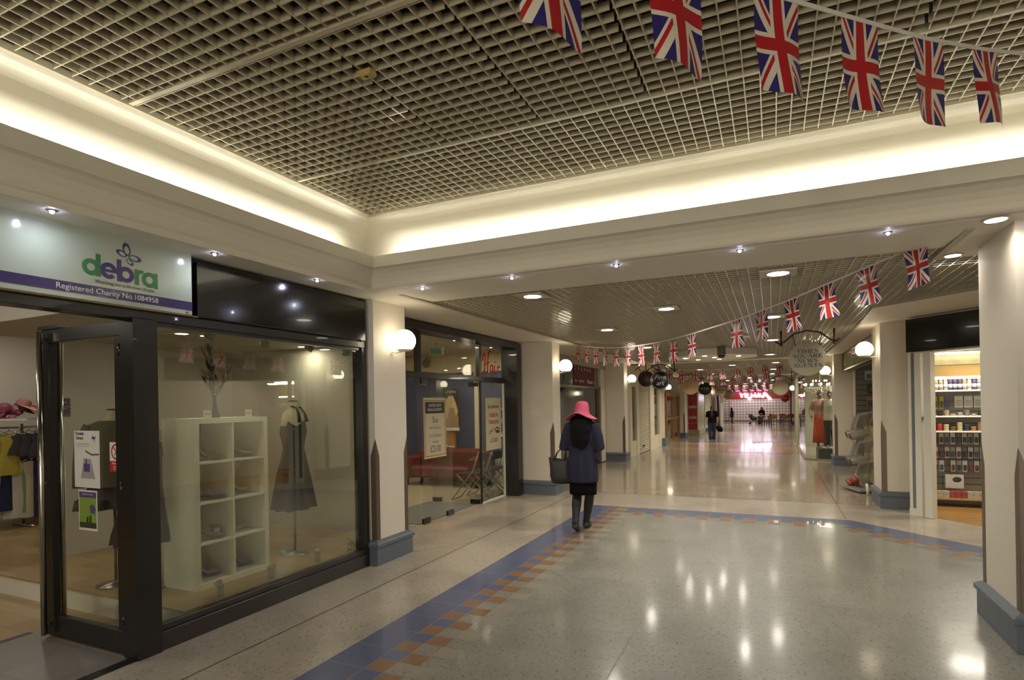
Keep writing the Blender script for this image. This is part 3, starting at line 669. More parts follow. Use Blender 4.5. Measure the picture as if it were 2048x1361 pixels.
spec = {(3, 0): [(4, .09, 0), (0, .05, 0)], (3, 1): [(2, .07, 0), (6, .06, 0)], (2, 0): [(4, .09, 0), (5, .07, 0), (7, .03, 0)], (2, 1): [(3, .09, 1), (6, .05, 0)], (1, 0): [(2, .06, 0)], (1, 1): [(1, 0, 1), (1, 0, 0)], (0, 0): [(3, .07, 1), (3, .05, 0)], (0, 1): [(6, .07, 1), (2, .08, 0)]}
for (r, c), lst in spec.items():
    z = .172+th+r*(ch+.016)+.003; y0 = 3.02+th+c*(cw+.016)
    for k, (ci, hl, up) in enumerate(lst):
        cn, cc = shc[ci]; yy = y0+.065+k*.088+(.02 if len(lst) == 2 else 0)
        ang = math.radians((-15, 25, -30)[k]+r*4)
        if up:
            M_ = Matrix.Translation((-4.33, yy, z+.115)) @ Matrix.Rotation(ang, 4, 'Z') @ Matrix.Rotation(math.radians(68), 4, 'Y')
        else: M_ = Matrix.Translation((-4.215-.085*k, y0+.135+.03*k, z)) @ Matrix.Rotation(ang*.6+math.radians(68), 4, 'Z')
        o = shoe(M_, hl, mat('shoe_'+cn.replace(' ', '_').replace('-', '_'), cc, .4), mat('shoe_sole', (60, 48, 42), .5), 'shoe', flat=(hl == 0))
        tag(o, f'{cn} {"ballet flat" if hl == 0 else "heeled shoe"} {"standing upright" if up else "lying"} in the {rown[r]} {"left" if c == 0 else "right"} cell of the white cube shelf, shoe {k+1}' if False else f'{cn} {"flat" if hl == 0 else "heeled"} shoe {"propped upright" if up else "set down"}, {rown[r]} {"left" if c == 0 else "right"} cubby of the white bookcase', 'shoe', 'shoes in the white cube bookcase')
t = thing('handbag', (-4.22, 3.02+th+.2, .172+th+(ch+.016)+.002), 0, 'tiny grey box bag beside the single shoe in the second lowest left cubby', 'bag')
MB().box((-.03, -.025, 0), (.03, .025, .085), bev=.006).build('body', mat('bag_white', (150, 146, 142), .5), t); MB().box((-.032, -.03, .085), (.032, .03, .105), bev=.006).build('flap', mat('shoe_black', (34, 30, 30), .4), t)
# vase with flowers and price cards on top
zt = .172+Hc
t = thing('flower_vase', (-4.32, 3.36, zt), 0, 'tall dark vase of pale artificial lilies on top of the white bookcase', 'vase')
MB().lathe([(.002, 0), (.045, 0), (.048, .01), (.022, .07), (.014, .14), (.018, .19), (.026, .20), (.02, .19), (.004, .18)], 20).build('vase', mat('dark_vase', (24, 24, 28), .15, coat=.5), t)
leaf_m = mat('lily_leaf', (44, 52, 36), .6); petal_m = mat('lily_petal', (170, 140, 120), .6)
st = MB(); lv = MB(); pe = MB(); fr = random.Random(3)
def leafshape(b, c, d, n_, L_, w_):
    d = Vector(d).normalized(); s_ = d.cross(Vector(n_)).normalized(); u_ = s_.cross(d)
    pts = []
    for k in range(6):
        q = k/5; ww = w_*math.sin(PI*min(max(q, .04), .97))**.8; cc = Vector(c)+d*(L_*q)+u_*(L_*.35*q*q)
        pts.append([cc-s_*ww, cc+u_*ww*.25, cc+s_*ww])
    b.rings(pts, close=False, caps=False, sm=True)
heads = [(0, -.03, .33), (.03, .06, .36), (-.04, .0, .40), (.02, .12, .38), (0, -.09, .34), (.03, .02, .28), (-.02, -.03, .56), (0, .1, .30)]
for hx, hy, hz in heads:
    st.tube([(0, 0, .15), (hx*.4, hy*.4, hz*.7), (hx, hy, hz)], .003, 6)
    for k in range(6):
        a = 2*PI*k/6+fr.random(); leafshape(pe, (hx, hy, hz), (math.cos(a)*.8, math.sin(a)*.8, .7), (0, 0, 1), .075, .017)
for k in range(16):
    a = fr.random()*6.28; z_ = .22+fr.random()*.3; leafshape(lv, (math.cos(a)*.03, math.sin(a)*.05, z_), (math.cos(a)*.5, math.sin(a)*.8, .7), (0, 0, 1), .11, .016)
st.build('stems', leaf_m, t); lv.build('leaves', leaf_m, t); pe.build('blossoms', petal_m, t)
for yy, lab in ((3.20, 'white price card standing left of the vase on the bookcase'), (3.60, 'white price card standing right of the vase on the bookcase')):
    t = thing('price_card', (-4.2, yy, zt), math.radians(8), lab, 'card', 'price cards on the bookcase')
    MB().box((-.002, -.04, 0), (.002, .04, .065)).build('card', paper, t); MB().box((.002, -.03, .03), (.0025, .03, .036)).build('print', inkb, t)
# dress form with black halter dress
def bust(x, y, zb, ztop, rz, label, dress_m, skin_m, hem, name='dress_form', jacket=None, pole=True, halter=True):
    t = thing(name, (x, y, zb), rz, label, 'mannequin')
    H_ = ztop-zb
    # torso profile: (z from neck top downward, half width(y), half depth(x))
    pr = [(0, .045, .045), (-.03, .048, .05), (-.07, .055, .055), (-.10, .12, .075), (-.13, .165, .085), (-.2, .165, .1), (-.3, .158, .115), (-.37, .14, .10), (-.46, .122, .085), (-.56, .15, .105), (-.66, .172, .12), (-.74, .165, .12)]
    E = lambda z, a, b_, n=28: [(b_*math.cos(2*PI*k/n)*(1.0), a*math.sin(2*PI*k/n), H_+z) for k in range(n)]
    MB().rings([E(*p) for p in pr]).build('torso', skin_m, t)
    MB().lathe([(.002, 0), (.045, 0), (.045, .006), (.038, .012), (.002, .013)], 20, c=(0, 0, H_)).build('neck_cap', mat('form_cap', (60, 52, 44), .4), t)
    d = MB(); R = []
    dp = [(-.235, .168, .108), (-.3, .166, .122), (-.37, .147, .106), (-.46, .130, .093), (-.56, .158, .113), (-.66, .19, .13), (-.8, .215, .15), (hem+.08, .245, .17), (hem, .25, .175)]
    n = 48
    for j, (z, a, b_) in enumerate(dp):
        wv = .0 if j < 5 else .010*(j-4)
        R.append([((b_+wv*math.sin(9*2*PI*k/n))*math.cos(2*PI*k/n), (a+wv*math.sin(9*2*PI*k/n+1))*math.sin(2*PI*k/n), H_+z+(.05*math.cos(4*PI*k/n)**2*(math.cos(2*PI*k/n) > 0) if j == 0 else 0)) for k in range(n)])
    d.rings(R, caps=False); d.build('dress', dress_m, t)
    if halter:
        s_ = MB()
        for q in (-1, 1): s_.tube([(.10, q*.10, H_-.20), (.085, q*.085, H_-.12), (.055, q*.055, H_-.06), (0, q*.05, H_-.045), (-.05, 0, H_-.05)], [.020, .013, .010, .008, .008], 8, flat=.5)
        s_.build('halter_strap', dress_m, t)
    if jacket:
        j_ = MB(); n = 32
        jp = [(-.085, .10, .08), (-.115, .17, .1), (-.2, .185, .12), (-.35, .175, .13), (-.5, .17, .13), (-.62, .20, .145)]
        j_.rings([[(b_*math.cos(2*PI*k/n), a*math.sin(2*PI*k/n), H_+z) for k in range(n)] for z, a, b_ in jp], caps=False)
        for q in (-1, 1): j_.tube([(0, q*.15, H_-.13), (.0, q*.21, H_-.25), (.02, q*.23, H_-.45), (.03, q*.235, H_-.62)], [.055, .052, .045, .042], 12)
        j_.build('jacket', jacket, t)
    s_ = MB(); s_.tube([(0, 0, .01), (0, 0, H_-.7)], .011, 10); s_.lathe([(.002, 0), (.14, 0), (.14, .006), (.02, .02), (.011, .03)], 28); s_.build('stand', steel, t)
    return t
form_m = mat('form_cream', (190, 176, 140), .7)
bust(-4.30, 4.21, .172, 1.665, math.radians(25), 'headless dress form in a black halter dress beside the white bookcase', mat('black_dress', (14, 12, 15), .85, spec=.2), form_m, -1.04)
bust(-4.97, 2.92, .172, 1.61, math.radians(-30), 'dress form in a brown lace jacket seen through the open glass door', mat('brown_lace', (62, 50, 40), .8, noise=.35, nscale=40), form_m, -.80, jacket=mat('olive_lace', (92, 84, 62), .8, noise=.35, nscale=40), halter=False)
bust(-4.62, 2.98, .172, 1.55, math.radians(-10), 'dark evening dress on a form at the left edge of the shop window', mat('dark_dress', (36, 30, 32), .7, noise=.2, nscale=20), form_m, -1.0, halter=False)
# ceiling and floor spotlights of the window
grey_fit = mat('grey_fitting', (150, 150, 138), .4)
for k, (y_, lab) in enumerate(((3.36, 'first'), (3.91, 'second'), (4.49, 'third'), (5.02, 'fourth'))):
    t = thing('track_spotlight', (-4.3, y_, 2.32), 0, f'grey ceiling spotlight inside the shop window, {lab} from the left', 'spotlight', 'ceiling spotlights in the charity shop window')
    MB().box((-.03, -.035, -.06), (.03, .035, 0), bev=.004).build('mount', grey_fit, t)
    M_ = Matrix.Translation((.02, -.05, -.09)) @ Matrix.Rotation(math.radians(28 if k % 2 else -30), 4, 'X') @ Matrix.Rotation(math.radians(24), 4, 'Y')
    MB().lathe([(.012, .03), (.03, .025), (.042, -.02), (.045, -.045), (.038, -.045), (.03, -.01), (.004, .0)], 20, M=M_).build('head', grey_fit, t)
    MB().lathe([(.002, -.02), (.022, -.02), (.022, -.012), (.002, -.012)], 14, M=M_).build('bulb', mat('bulb_off', (210, 205, 190), .2), t)
for k, (y_, lab) in enumerate(((3.03, 'first'), (3.52, 'second'), (4.06, 'third'), (4.50, 'fourth'))):
    t = thing('floor_spotlight', (-3.87, y_, .172), 0, f'small grey spotlight standing on the window platform behind the sill, {lab} from the left', 'spotlight', 'floor spotlights in the charity shop window')
    MB().lathe([(.002, 0), (.022, 0), (.022, .055), (.016, .062), (.002, .062)], 16).build('mount', grey_fit, t)
    M_ = Matrix.Translation((0, 0, .085)) @ Matrix.Rotation(math.radians((40, -70, 15, 50)[k]), 4, 'X') @ Matrix.Rotation(math.radians((10, 60, 0, -20)[k]), 4, 'Y')
    MB().lathe([(.004, -.03), (.018, -.028), (.026, .0), (.03, .028), (.026, .028), (.018, .008), (.003, .004)], 18, M=M_).build('head', grey_fit, t)
for (x, y) in ((-5.0, 3.8), (-5.0, 5.05)):
    t = thing('window_downlight', (x, y, 2.32), 0, 'small downlight in the display ceiling above the ' + ('white bookcase' if y < 4 else 'far end of the window'), 'ceiling light')
    MB().lathe([(.045, -.003), (.06, -.004), (.06, .001), (.045, .001)], 24, caps=False).build('rim', ring_m, t); MB().lathe([(.002, -.003), (.045, -.003), (.045, 0), (.002, 0)], 20).build('lamp_glass', dl_e, t)
    area('window_lamp', (x, y, 2.30), .09, 3.4, NEUT, shape='DISK')
area('window_fill', (-3.90, 3.5, 2.30), .03, 15, NEUT, (0, math.radians(-38), 0), 1.9)  # added fill just inside the pane to brighten the bookcase, no fitting modelled
for (x, y) in ((-5.2, 1.2), (-7.6, 2.2), (-9.2, 4.2), (-7.6, .2)):
    t = thing('shop_ceiling_light', (x, y, 2.9), 0, 'round ceiling light inside the charity shop', 'ceiling light', 'ceiling lights inside the charity shop')
    MB().lathe([(.002, -.01), (.1, -.01), (.1, 0), (.002, 0)], 24).build('lamp_glass', dl_e, t); area('shop_lamp', (x, y, 2.87), .2, 8, NEUT, shape='DISK')
t = thing('fire_bell', on(68, 652, 'x', -9.6), 0, 'small dark red fire bell high up inside the charity shop', 'alarm')
MB().lathe([(.002, -.05), (.07, -.045), (.09, -.01), (.09, .02), (.002, .02)], 20).build('gong', mat('bell_red', (100, 40, 30), .4), t); t.location.z = 2.88

# rack wall at the back: hats, rails, garments
XB = -9.75
t = thing('hat_shelf', (XB, 4.45, 0), 0, 'white shelf and clothes rail unit at the back of the charity shop', 'shelf unit')
MB().box((-.25, -.75, 1.50), (.2, .30, 1.525)).build('shelf', white_m, t)
for z in (1.40, 1.02):
    b = MB(); b.tube([(.08, -.9, z), (.08, .72, z)], .014, 10); b.build('rail', chrome, t)
for y_ in (-.85, .0, .70):
    b = MB(); b.tube([(.08, y_, .02), (.08, y_, 1.45)], .016, 10); b.tube([(-.2, y_, .02), (.35, y_, .02)], .018, 8); b.build('upright', chrome, t)
def hat(x, y, z, c, rr, hh, tilt, label, feather=None):
    t = thing('hat', (x, y, z), 0, label, 'hat', 'hats on the back shelf'); t.rotation_euler = (tilt, math.radians(12), 0)
    MB().lathe([(.002, hh), (.06, hh*.98), (.085, hh*.8), (.092, hh*.3), (.10, .02), (rr*.8, .0), (rr, -.015), (rr*.99, -.02), (.10, .01), (.002, .012)], 32).build('body', c, t)
    MB().lathe([(.094, .025), (.097, .03), (.094, .06), (.090, .06)], 28, caps=False).build('band', mat('hat_band', (92, 44, 58), .6), t)
    if feather:
        f_ = MB(); q = random.Random(5)
        for k in range(60): a = q.random()*6.3; leafshape(f_, (.08, 0, .03), (.4+q.random(), math.cos(a), math.sin(a)), (.1, .2, 1), .11+q.random()*.05, .008)
        f_.build('feathers', feather, t)
yx = lambda px: on(px, 850, 'x', XB).y
hat(XB, yx(10), 1.60, mat('hat_burgundy', (112, 48, 66), .7), .2, .14, .25, 'burgundy hat with fluffy pink feather trim on the back shelf', mat('feather_pink', (190, 110, 140), .8))
hat(XB-.05, yx(47), 1.66, mat('hat_rose', (128, 84, 80), .7), .17, .15, -.3, 'dusky rose hat with tall crown in the middle of the back shelf')
hat(XB+.12, yx(68), 1.62, mat('hat_coral', (158, 106, 94), .7), .25, .12, -.45, 'wide-brimmed coral pink hat at the right end of the back shelf')
gcol = [('yellow', (168, 152, 60)), ('mauve', (120, 74, 88)), ('black', (22, 20, 22)), ('cream', (186, 176, 150)), ('dark grey', (50, 48, 50)), ('burgundy', (70, 24, 40)), ('purple', (62, 36, 84)), ('lilac', (130, 108, 140)), ('sage green', (120, 140, 110)), ('floral white', (172, 150, 140)), ('blush pink', (190, 140, 130)), ('crimson', (150, 34, 56)), ('striped grey', (90, 86, 88)), ('red', (176, 44, 34)), ('white', (190, 184, 170)), ('navy', (32, 36, 70))]
def garment(x, y, ztop, L_, wdt, ci, label, rz=0, strap=True):
    cn, cc = gcol[ci]
    t = thing('garment', (x, y, ztop), rz, label, 'dress', 'clothes on the charity shop rails')
    h_ = MB(); h_.tube([(0, 0, .0), (0, .012, .02), (0, .02, .005), (0, 0, -.01), (0, 0, -.035)], .003, 6)
    h_.tube([(0, -wdt*.42, -.09), (0, 0, -.03), (0, wdt*.42, -.09)], .005, 6); h_.build('hanger', chrome, t)
    b = MB(); n = 22; R = []
    for j, (q, f_) in enumerate(((.0, .82), (.12, .9), (.3, .72), (.42, .78), (.7, 1.05), (1, 1.25))):
        zz = -.08-L_*q; a = wdt/2*f_; dd = .022+.02*q
        R.append([((dd+.008*q*math.sin(5*2*PI*k/n+ci))*math.cos(2*PI*k/n), a*math.sin(2*PI*k/n)*(1+.03*math.sin(7*k)), zz-(.03*abs(math.sin(2*PI*k/n)) if j == 0 else 0)) for k in range(n)])
    b.rings(R, caps=False); b.build('fabric', mat('cloth_'+cn.replace(' ', '_'), cc, .85, noise=.45 if 'floral' in cn else .1, nscale=30), t)
    return t
upper = [(-8, 0, .62), (3, 0, .62), (11, 1, .5), (22, 4, .32), (33, 1, .40), (43, 4, .34), (52, 1, .42), (62, 4, .36), (70, 5, .6), (79, 7, .3), (86, 6, .62)]
lower = [(-9, 9, .75), (-1, 15, .7), (6, 3, .80), (13, 14, .82), (21, 2, .60), (29, 8, .76), (37, 9, .66), (44, 3, .84), (50, 2, .80), (56, 15, .85), (62, 10, .55), (69, 11, .62), (76, 12, .80), (83, 4, .8), (89, 13, .42)]
for k, (y_, ci, L_) in enumerate(upper): garment(XB+.08+.12*(k % 2), yx(y_), 1.39, L_*.9, .26, ci, f'{gcol[ci][0]} top on the upper rail of the charity shop, {ow[k]} from the left', math.radians(-12+(k*17) % 30))
for k, (y_, ci, L_) in enumerate(lower): garment(XB+.08+.1*(k % 2), yx(y_), 1.01, L_*.95, .22, ci, f'{gcol[ci][0]} dress on the lower rail of the charity shop, {ow[k]} from the left', math.radians(-14+(k*23) % 34))

# ============================================================ HAIR SALON (left, behind the first pillar)
HX = -4.30
w = MB(); w.box((-8.4, 5.30, -.1), (-4.45, 10.9, -.0002)); w.box((-4.45, 5.3, -.1), (-3.6, 5.31, 0)); struct('floor_salon', w, [mat('salon_floor', (188, 176, 150), .25, coat=.2)])
w = MB(); w.box((-8.4, 5.30, 2.72), (-4.34, 10.9, 2.8)); struct('ceiling_salon', w, [int_wall])
w = MB(); w.box((-8.5, 5.30, 0), (-8.4, 10.9, 2.72)); w.box((-8.4, 10.9, 0), (-4.3, 11.0, 2.72)); struct('wall_salon', w, [mat('salon_wall', (206, 194, 164), .7)])
t = thing('storefront', (HX, 7.2, 0), 0, 'black framed frameless-glass shopfront of the hair salon', 'shopfront')
Q = lambda b, a, c, **k: (b.box((a[0]-HX, a[1]-7.2, a[2]), (c[0]-HX, c[1]-7.2, c[2]), **k), b)[1]
Q(MB(), (-4.34, 5.31, 2.575), (-4.04, 9.255, 2.67), bev=.004).build('header', black_m, t)
Q(MB(), (-4.34, 9.065, 0), (-4.04, 9.255, 2.575), bev=.004).build('jamb', black_m, t)
Q(MB(), (-4.34, 5.31, 1.975), (-4.27, 9.065, 2.06), bev=.004).build('transom', black_m, t)
for y_ in (6.40, 8.14): Q(MB(), (-4.34, y_-.035, 2.06), (-4.27, y_+.035, 2.575)).build('mullion', black_m, t)
for (a, c) in ((5.31, 6.36), (6.44, 8.10), (8.18, 9.06)): Q(MB(), (-4.31, a, 2.06), (-4.30, c, 2.575)).build('upper_pane', glass2_m, t)
Q(MB(), (-4.31, 5.31, .012), (-4.30, 6.40, 1.975)).build('fixed_pane', glass2_m, t); Q(MB(), (-4.31, 8.17, .012), (-4.30, 9.05, 1.975)).build('fixed_pane', glass2_m, t)
Q(MB(), (-4.325, 8.17, 0), (-4.285, 9.06, .02)).build('floor_channel', white_m, t); Q(MB(), (-4.325, 9.04, 0), (-4.29, 9.066, 1.975)).build('side_channel', white_m, t)
Q(MB(), (-4.32, 8.17, 0.0), (-4.29, 8.19, 1.975)).build('glass_edge', mat('glass_edge', (40, 44, 42), .1), t)
# "Hair" in red script strokes
hm = mat('hair_script_red', (196, 40, 36), .3)
b = MB(); sc = .40
def stroke(pts, r=.016):
    P = [Vector((0, -7.2+8.26+p[0]*sc*1.75, 2.10+p[1]*sc)) for p in pts]
    # smooth
    Q_ = []
    for i in range(len(P)-1):
        p0, p1, p2, p3 = P[max(i-1, 0)], P[i], P[i+1], P[min(i+2, len(P)-1)]
        for k in range(6):
            u = k/6; Q_.append(.5*((2*p1)+(p2-p0)*u+(2*p0-5*p1+4*p2-p3)*u*u+(3*p1-p0-3*p2+p3)*u**3))
    Q_.append(P[-1]); b.tube([(.012, q.y, q.z) for q in Q_], r, 6)
stroke([(.02, .55), (.0, .72), (.08, .85), (.12, .7), (.10, .35), (.05, .08), (-.02, .0)], .012); stroke([(.05, .38), (.2, .48), (.34, .52)], .010); stroke([(.44, .95), (.34, 1.0), (.28, .7), (.24, .3), (.26, .08), (.34, .12)], .013)
stroke([(.52, .38), (.44, .42), (.38, .28), (.42, .1), (.5, .18), (.53, .40), (.52, .14), (.58, .1)], .011); stroke([(.64, .42), (.62, .2), (.66, .09), (.72, .14)], .011); stroke([(.645, .56), (.65, .58)], .013)
stroke([(.76, .12), (.78, .4), (.84, .36), (.90, .40)], .011); stroke([(.76, .12), (.77, .3)], .011)
b.build('lettering', hm, t)
# doors
def gdoor(loc, rz, L_, label, hang):
    t = thing('glass_door', loc, rz, label, 'door', None)
    MB().box((-.005, 0, .015), (.005, L_, 1.965)).build('pane', glass2_m, t)
    for y0, y1 in ((.0, .17), (L_-.17, L_)):
        MB().box((-.016, y0, .005), (.016, y1, .075), bev=.003).build('patch_fitting', black_m, t)
    MB().box((-.016, 0 if hang == 0 else L_-.17, 1.90), (.016, .17 if hang == 0 else L_, 1.97), bev=.003).build('patch_fitting', black_m, t)
    b = MB(); yy = L_-.06 if hang == 0 else .06
    for s_ in (-1, 1): b.tube([(s_*.006, yy, 1.0), (s_*.03, yy, 1.0)], .01, 10); b.sphere((s_*.045, yy, 1.0), .022, 12)
    b.build('knob', chrome, t)
    return t
gdoor((HX-.006, 6.47, 0), 0, .80, 'closed glass salon door leaf carrying the management poster', 0)
gdoor((HX-.02, 8.14, 0), math.radians(91), .88, 'glass salon door leaf standing open into the salon', 0)
# posters on glass
xw = HX+.0045
t, w_, h_, M = poster(847, 796, 893, 912, 'x', xw+.004, 'white management poster with orange border hanging on the salon door', mat('poster_cream', (200, 190, 158), .55), th=.004)
for (a0, b0, a1, b1) in ((-.47, -.47, -.44, .46), (.44, -.47, .47, .46), (-.47, -.47, .47, -.455), (-.47, .445, .47, .46)): patch(t, M, w_*a0, h_*b0, w_*a1, h_*b1, mat('poster_orange', (170, 106, 66), .5))
patch(t, M, -w_*.43, h_*.24, w_*.43, h_*.43, black_m); yy = .36
txt('UNDER NEW\nMANAGEMENT', h_*.073, paper, M @ Matrix.Translation((0, h_*.335, .0008)), t, depth=.0006, sx=.92)
txt('Sai', h_*.15, mat('ink_lilac', (96, 72, 122), .5), M @ Matrix.Translation((0, h_*.13, 0)), t, depth=.0008, sx=1.15)
txt('Hair & Beauty', h_*.072, mat('ink_grey', (118, 112, 122), .5), M @ Matrix.Translation((0, h_*.0, 0)), t, depth=.0008, sx=.9)
txt('Cut & Blowdry', h_*.085, mat('ink_mauve', (122, 112, 140), .5), M @ Matrix.Translation((0, -h_*.13, 0)), t, depth=.0008, sx=.75)
txt('From Only', h_*.05, inkb, M @ Matrix.Translation((0, -h_*.235, 0)), t, depth=.0008, sx=.8)
txt('£25.00', h_*.155, mat('ink_slate', (70, 66, 84), .5), M @ Matrix.Translation((0, -h_*.355, 0)), t, depth=.0008, sx=.78)
t, w_, h_, M = poster(971, 796, 1003, 897, 'x', xw, 'tall white eyebrow threading poster taped to the salon window', mat('poster_cream', (200, 190, 158), .55), th=.004)
ink_pk = mat('ink_pink', (168, 40, 84), .5); ink_pp = mat('ink_purple', (70, 34, 92), .5); ink_rd = mat('ink_red', (136, 30, 38), .5)
txt('Sai Eyebrows', h_*.10, ink_pp, M @ Matrix.Translation((0, h_*.33, 0)), t, depth=.0008, sx=.88, bold=.001)
txt('EYEBROW', h_*.10, ink_pk, M @ Matrix.Translation((0, h_*.16, 0)), t, depth=.0008, sx=.82, bold=.002)
txt('THREADING', h_*.10, ink_pk, M @ Matrix.Translation((0, h_*.03, 0)), t, depth=.0008, sx=.80, bold=.002)
txt('ONLY', h_*.10, inkb, M @ Matrix.Translation((-w_*.15, -h_*.14, 0)) @ Matrix.Rotation(math.radians(24), 4, 'Z'), t, depth=.0008, sx=.95)
txt('£ 5.00', h_*.12, ink_rd, M @ Matrix.Translation((0, -h_*.32, 0)), t, depth=.0008, sx=.95, bold=.002)
b = MB(); b.sphere((w_*.25, -h_*.155, .0006), (w_*.17, h_*.035, .0006), 20, M=M); b.build('eye_print', mat('eye_skin', (132, 100, 92), .5), t)
b = MB(); b.sphere((w_*.25, -h_*.155, .0014), (w_*.07, h_*.024, .0006), 16, M=M); b.tube([(w_*.02, -h_*.13, .001), (w_*.2, -h_*.075, .001), (w_*.45, -h_*.11, .001)], [.006, .012, .004], 6, flat=.1, M=M); b.build('brow_print', mat('eye_dark', (44, 30, 30), .5), t)
# interior
def wallpanel(px0, py0, px1, py1, y, m, label, name='wall_panel', th=.01):
    a = on(px0, py0, 'y', y); c = on(px1, py1, 'y', y)
    return a, c
blue_p = mat('salon_blue', (84, 92, 124), .55, noise=.25, nscale=1.5)
t = thing('wall_picture', (-6.9, 10.88, 1.2), 0, 'large blue-grey photographic panel covering the salon back wall', 'picture', 'blue panels on the salon back wall')
MB().box((-1.1, -.012, -1.0), (1.02, .012, 1.12)).build('panel', blue_p, t)
t = thing('wall_picture', (-5.0, 10.88, 1.2), 0, 'large blue orchid picture panel on the salon back wall behind the chairs', 'picture', 'blue panels on the salon back wall')
MB().box((-.72, -.012, -1.0), (.68, .012, 1.12)).build('panel', mat('salon_blue_dark', (72, 80, 104), .5, noise=.5, nscale=2.2), t)
pb = MB(); q = random.Random(9)
for k in range(26):
    cx, cz = -.45+.5*q.random()+.1*k/26, -.3+.9*q.random()
    for j in range(5): a = 2*PI*j/5+q.random(); leafshape(pb, (cx, -.02, cz), (math.cos(a), -.2, math.sin(a)), (0, -1, 0), .07, .02)
pb.build('blossom_print', mat('orchid_white', (196, 180, 178), .7), t)
b = MB(); b.tube([(-.6, -.02, .5), (-.2, -.02, .1), (.1, -.02, -.3), (.5, -.02, -.5)], .02, 6, flat=.3); b.tube([(-.5, -.02, .0), (.0, -.02, .5), (.3, -.02, .9)], .025, 6, flat=.3); b.build('branch_print', mat('branch_dark', (46, 40, 48), .6), t)
t = thing('wall_post', (-5.77, 10.82, 0), 0, 'slim cream post between the blue panels in the salon', 'post'); MB().box((-.05, -.04, .62), (.05, .05, 2.2)).build('shaft', cream_m, t)
t = thing('partition', (-6.45, 10.50, 0), 0, 'tall tan wooden screen panel behind the fashion poster in the salon', 'screen')
MB().box((-.30, -.02, .0), (.32, .02, 1.66), bev=.004).build('board', planks('tan_board', (176, 124, 48), (168, 118, 46), 3, 2), t)
t, w_, h_, M = poster(886, 779, 919, 862, 'y', 10.40, 'dark hair fashion poster of a woman with long blonde hair hanging in the salon', mat('poster_brown', (52, 44, 36), .4), th=.006)
sk = mat('poster_tan', (150, 122, 88), .6); bl = mat('poster_blonde', (186, 168, 120), .6)
patch(t, M, -w_/2, -h_/2, w_/2, -h_*.42, paper, .0008); txt("L'ORÉAL", h_*.075, paper, M @ Matrix.Translation((0, h_*.43, 0)), t, depth=.0008)
poly(t, M, [(-w_*.46, -h_*.41), (w_*.44, -h_*.41), (w_*.46, -h_*.2), (w_*.3, -h_*.02), (w_*.12, h_*.1), (-w_*.1, h_*.1), (-w_*.36, -h_*.02)], sk, .001, 'figure_print')
poly(t, M, [(-w_*.42, -h_*.30), (-w_*.5+.01, h_*.0), (-w_*.34, h_*.24), (-w_*.12, h_*.34), (w_*.12, h_*.33), (w_*.26, h_*.2), (w_*.44, -h_*.05), (w_*.30, -h_*.16), (w_*.16, h_*.05), (-w_*.08, h_*.05), (-w_*.22, -h_*.18)], bl, .0014, 'hair_print')
b = MB(); b.sphere((w_*.04, h_*.18, .0014), (w_*.13, h_*.085, .001), 16, M=M); b.build('face_print', mat('poster_face', (186, 158, 128), .6), t)
t = thing('low_wall', (-5.55, 10.60, 0), 0, 'cream low ledge behind the sofa in the salon', 'ledge'); MB().box((-1.5, -.1, 0), (1.2, .1, .60), bev=.01).build('body', wall_m, t)
# sofa
leather = mat('red_leather', (98, 42, 38), .38, coat=.2)
t = thing('sofa', (-6.0, 9.95, 0), 0, 'dark red leather sofa inside the hair salon', 'sofa')
MB().box((-.75, -.34, .16), (.75, .3, .40), bev=.05).build('seat', leather, t); MB().box((-.78, .12, .3), (.78, .36, .72), bev=.07).build('backrest', leather, t)
for s_ in (-1, 1): MB().box((s_*.78-.12, -.36, .14), (s_*.78+.12, .34, .60), bev=.06).build('arm', leather, t)
for a in (-.8, .8):
    for c in (-.28, .26): MB().box((a-.025, c-.025, 0), (a+.025, c+.025, .15)).build('leg', black_m, t)
t = thing('armchair', (-7.5, 9.6, 0), math.radians(0), 'dark red leather armchair at the left inside the hair salon', 'armchair')
MB().box((-.35, -.34, .16), (.35, .3, .42), bev=.05).build('seat', leather, t); MB().box((-.38, .1, .3), (.38, .34, .72), bev=.07).build('backrest', leather, t)
for s_ in (-1, 1): MB().box((s_*.36-.09, -.36, .14), (s_*.36+.09, .34, .58), bev=.05).build('arm', leather, t)
# folding chairs
frame_grey = mat('chair_frame_grey', (150, 148, 142), .35, metal=.2)
def fchair():
    t = thing('folding_chair', (0, 0, 0))
    MB().box((-.2, -.19, .435), (.2, .19, .452), bev=.008).build('seat', mat('chair_black', (38, 38, 38), .4), t)     # local: faces -x
    MB().box((.19, -.19, .66), (.205, .19, .80), bev=.006, M=Matrix.Rotation(math.radians(4), 4, 'Y')).build('backrest', MATS['chair_black'], t)
    for s_ in (-1, 1):
        y_ = s_*.2
        MB().tube([(-.26, y_, .012), (.13, y_, .5), (.24, y_, .82)], .0105, 8).build('rear_frame', frame_grey, t)
        MB().tube([(.27, y_*.9, .012), (-.17, y_*.9, .44)], .0105, 8).build('leg', frame_grey, t)
    MB().tube([(-.26, -.2, .012), (-.26, .2, .012)], .0105, 8).build('foot_bar', frame_grey, t); MB().tube([(.27, -.18, .012), (.27, .18, .012)], .0105, 8).build('foot_bar', frame_grey, t)
    return t
fc = fchair()
for k, (x, y, r) in enumerate(((-4.70, 8.52, 0.1), (-4.68, 9.02, .05), (-4.66, 9.50, 0))):
    o = fc if k == 0 else copy_tree(fc)
    o.location = (x, y, 0); o.rotation_euler = (0, 0, r); tag(o, f'folding chair with black seat and steel frame behind the salon window, {("nearest the open door", "middle of the row", "farthest of the row")[k]}', 'chair', 'folding chairs in the salon')
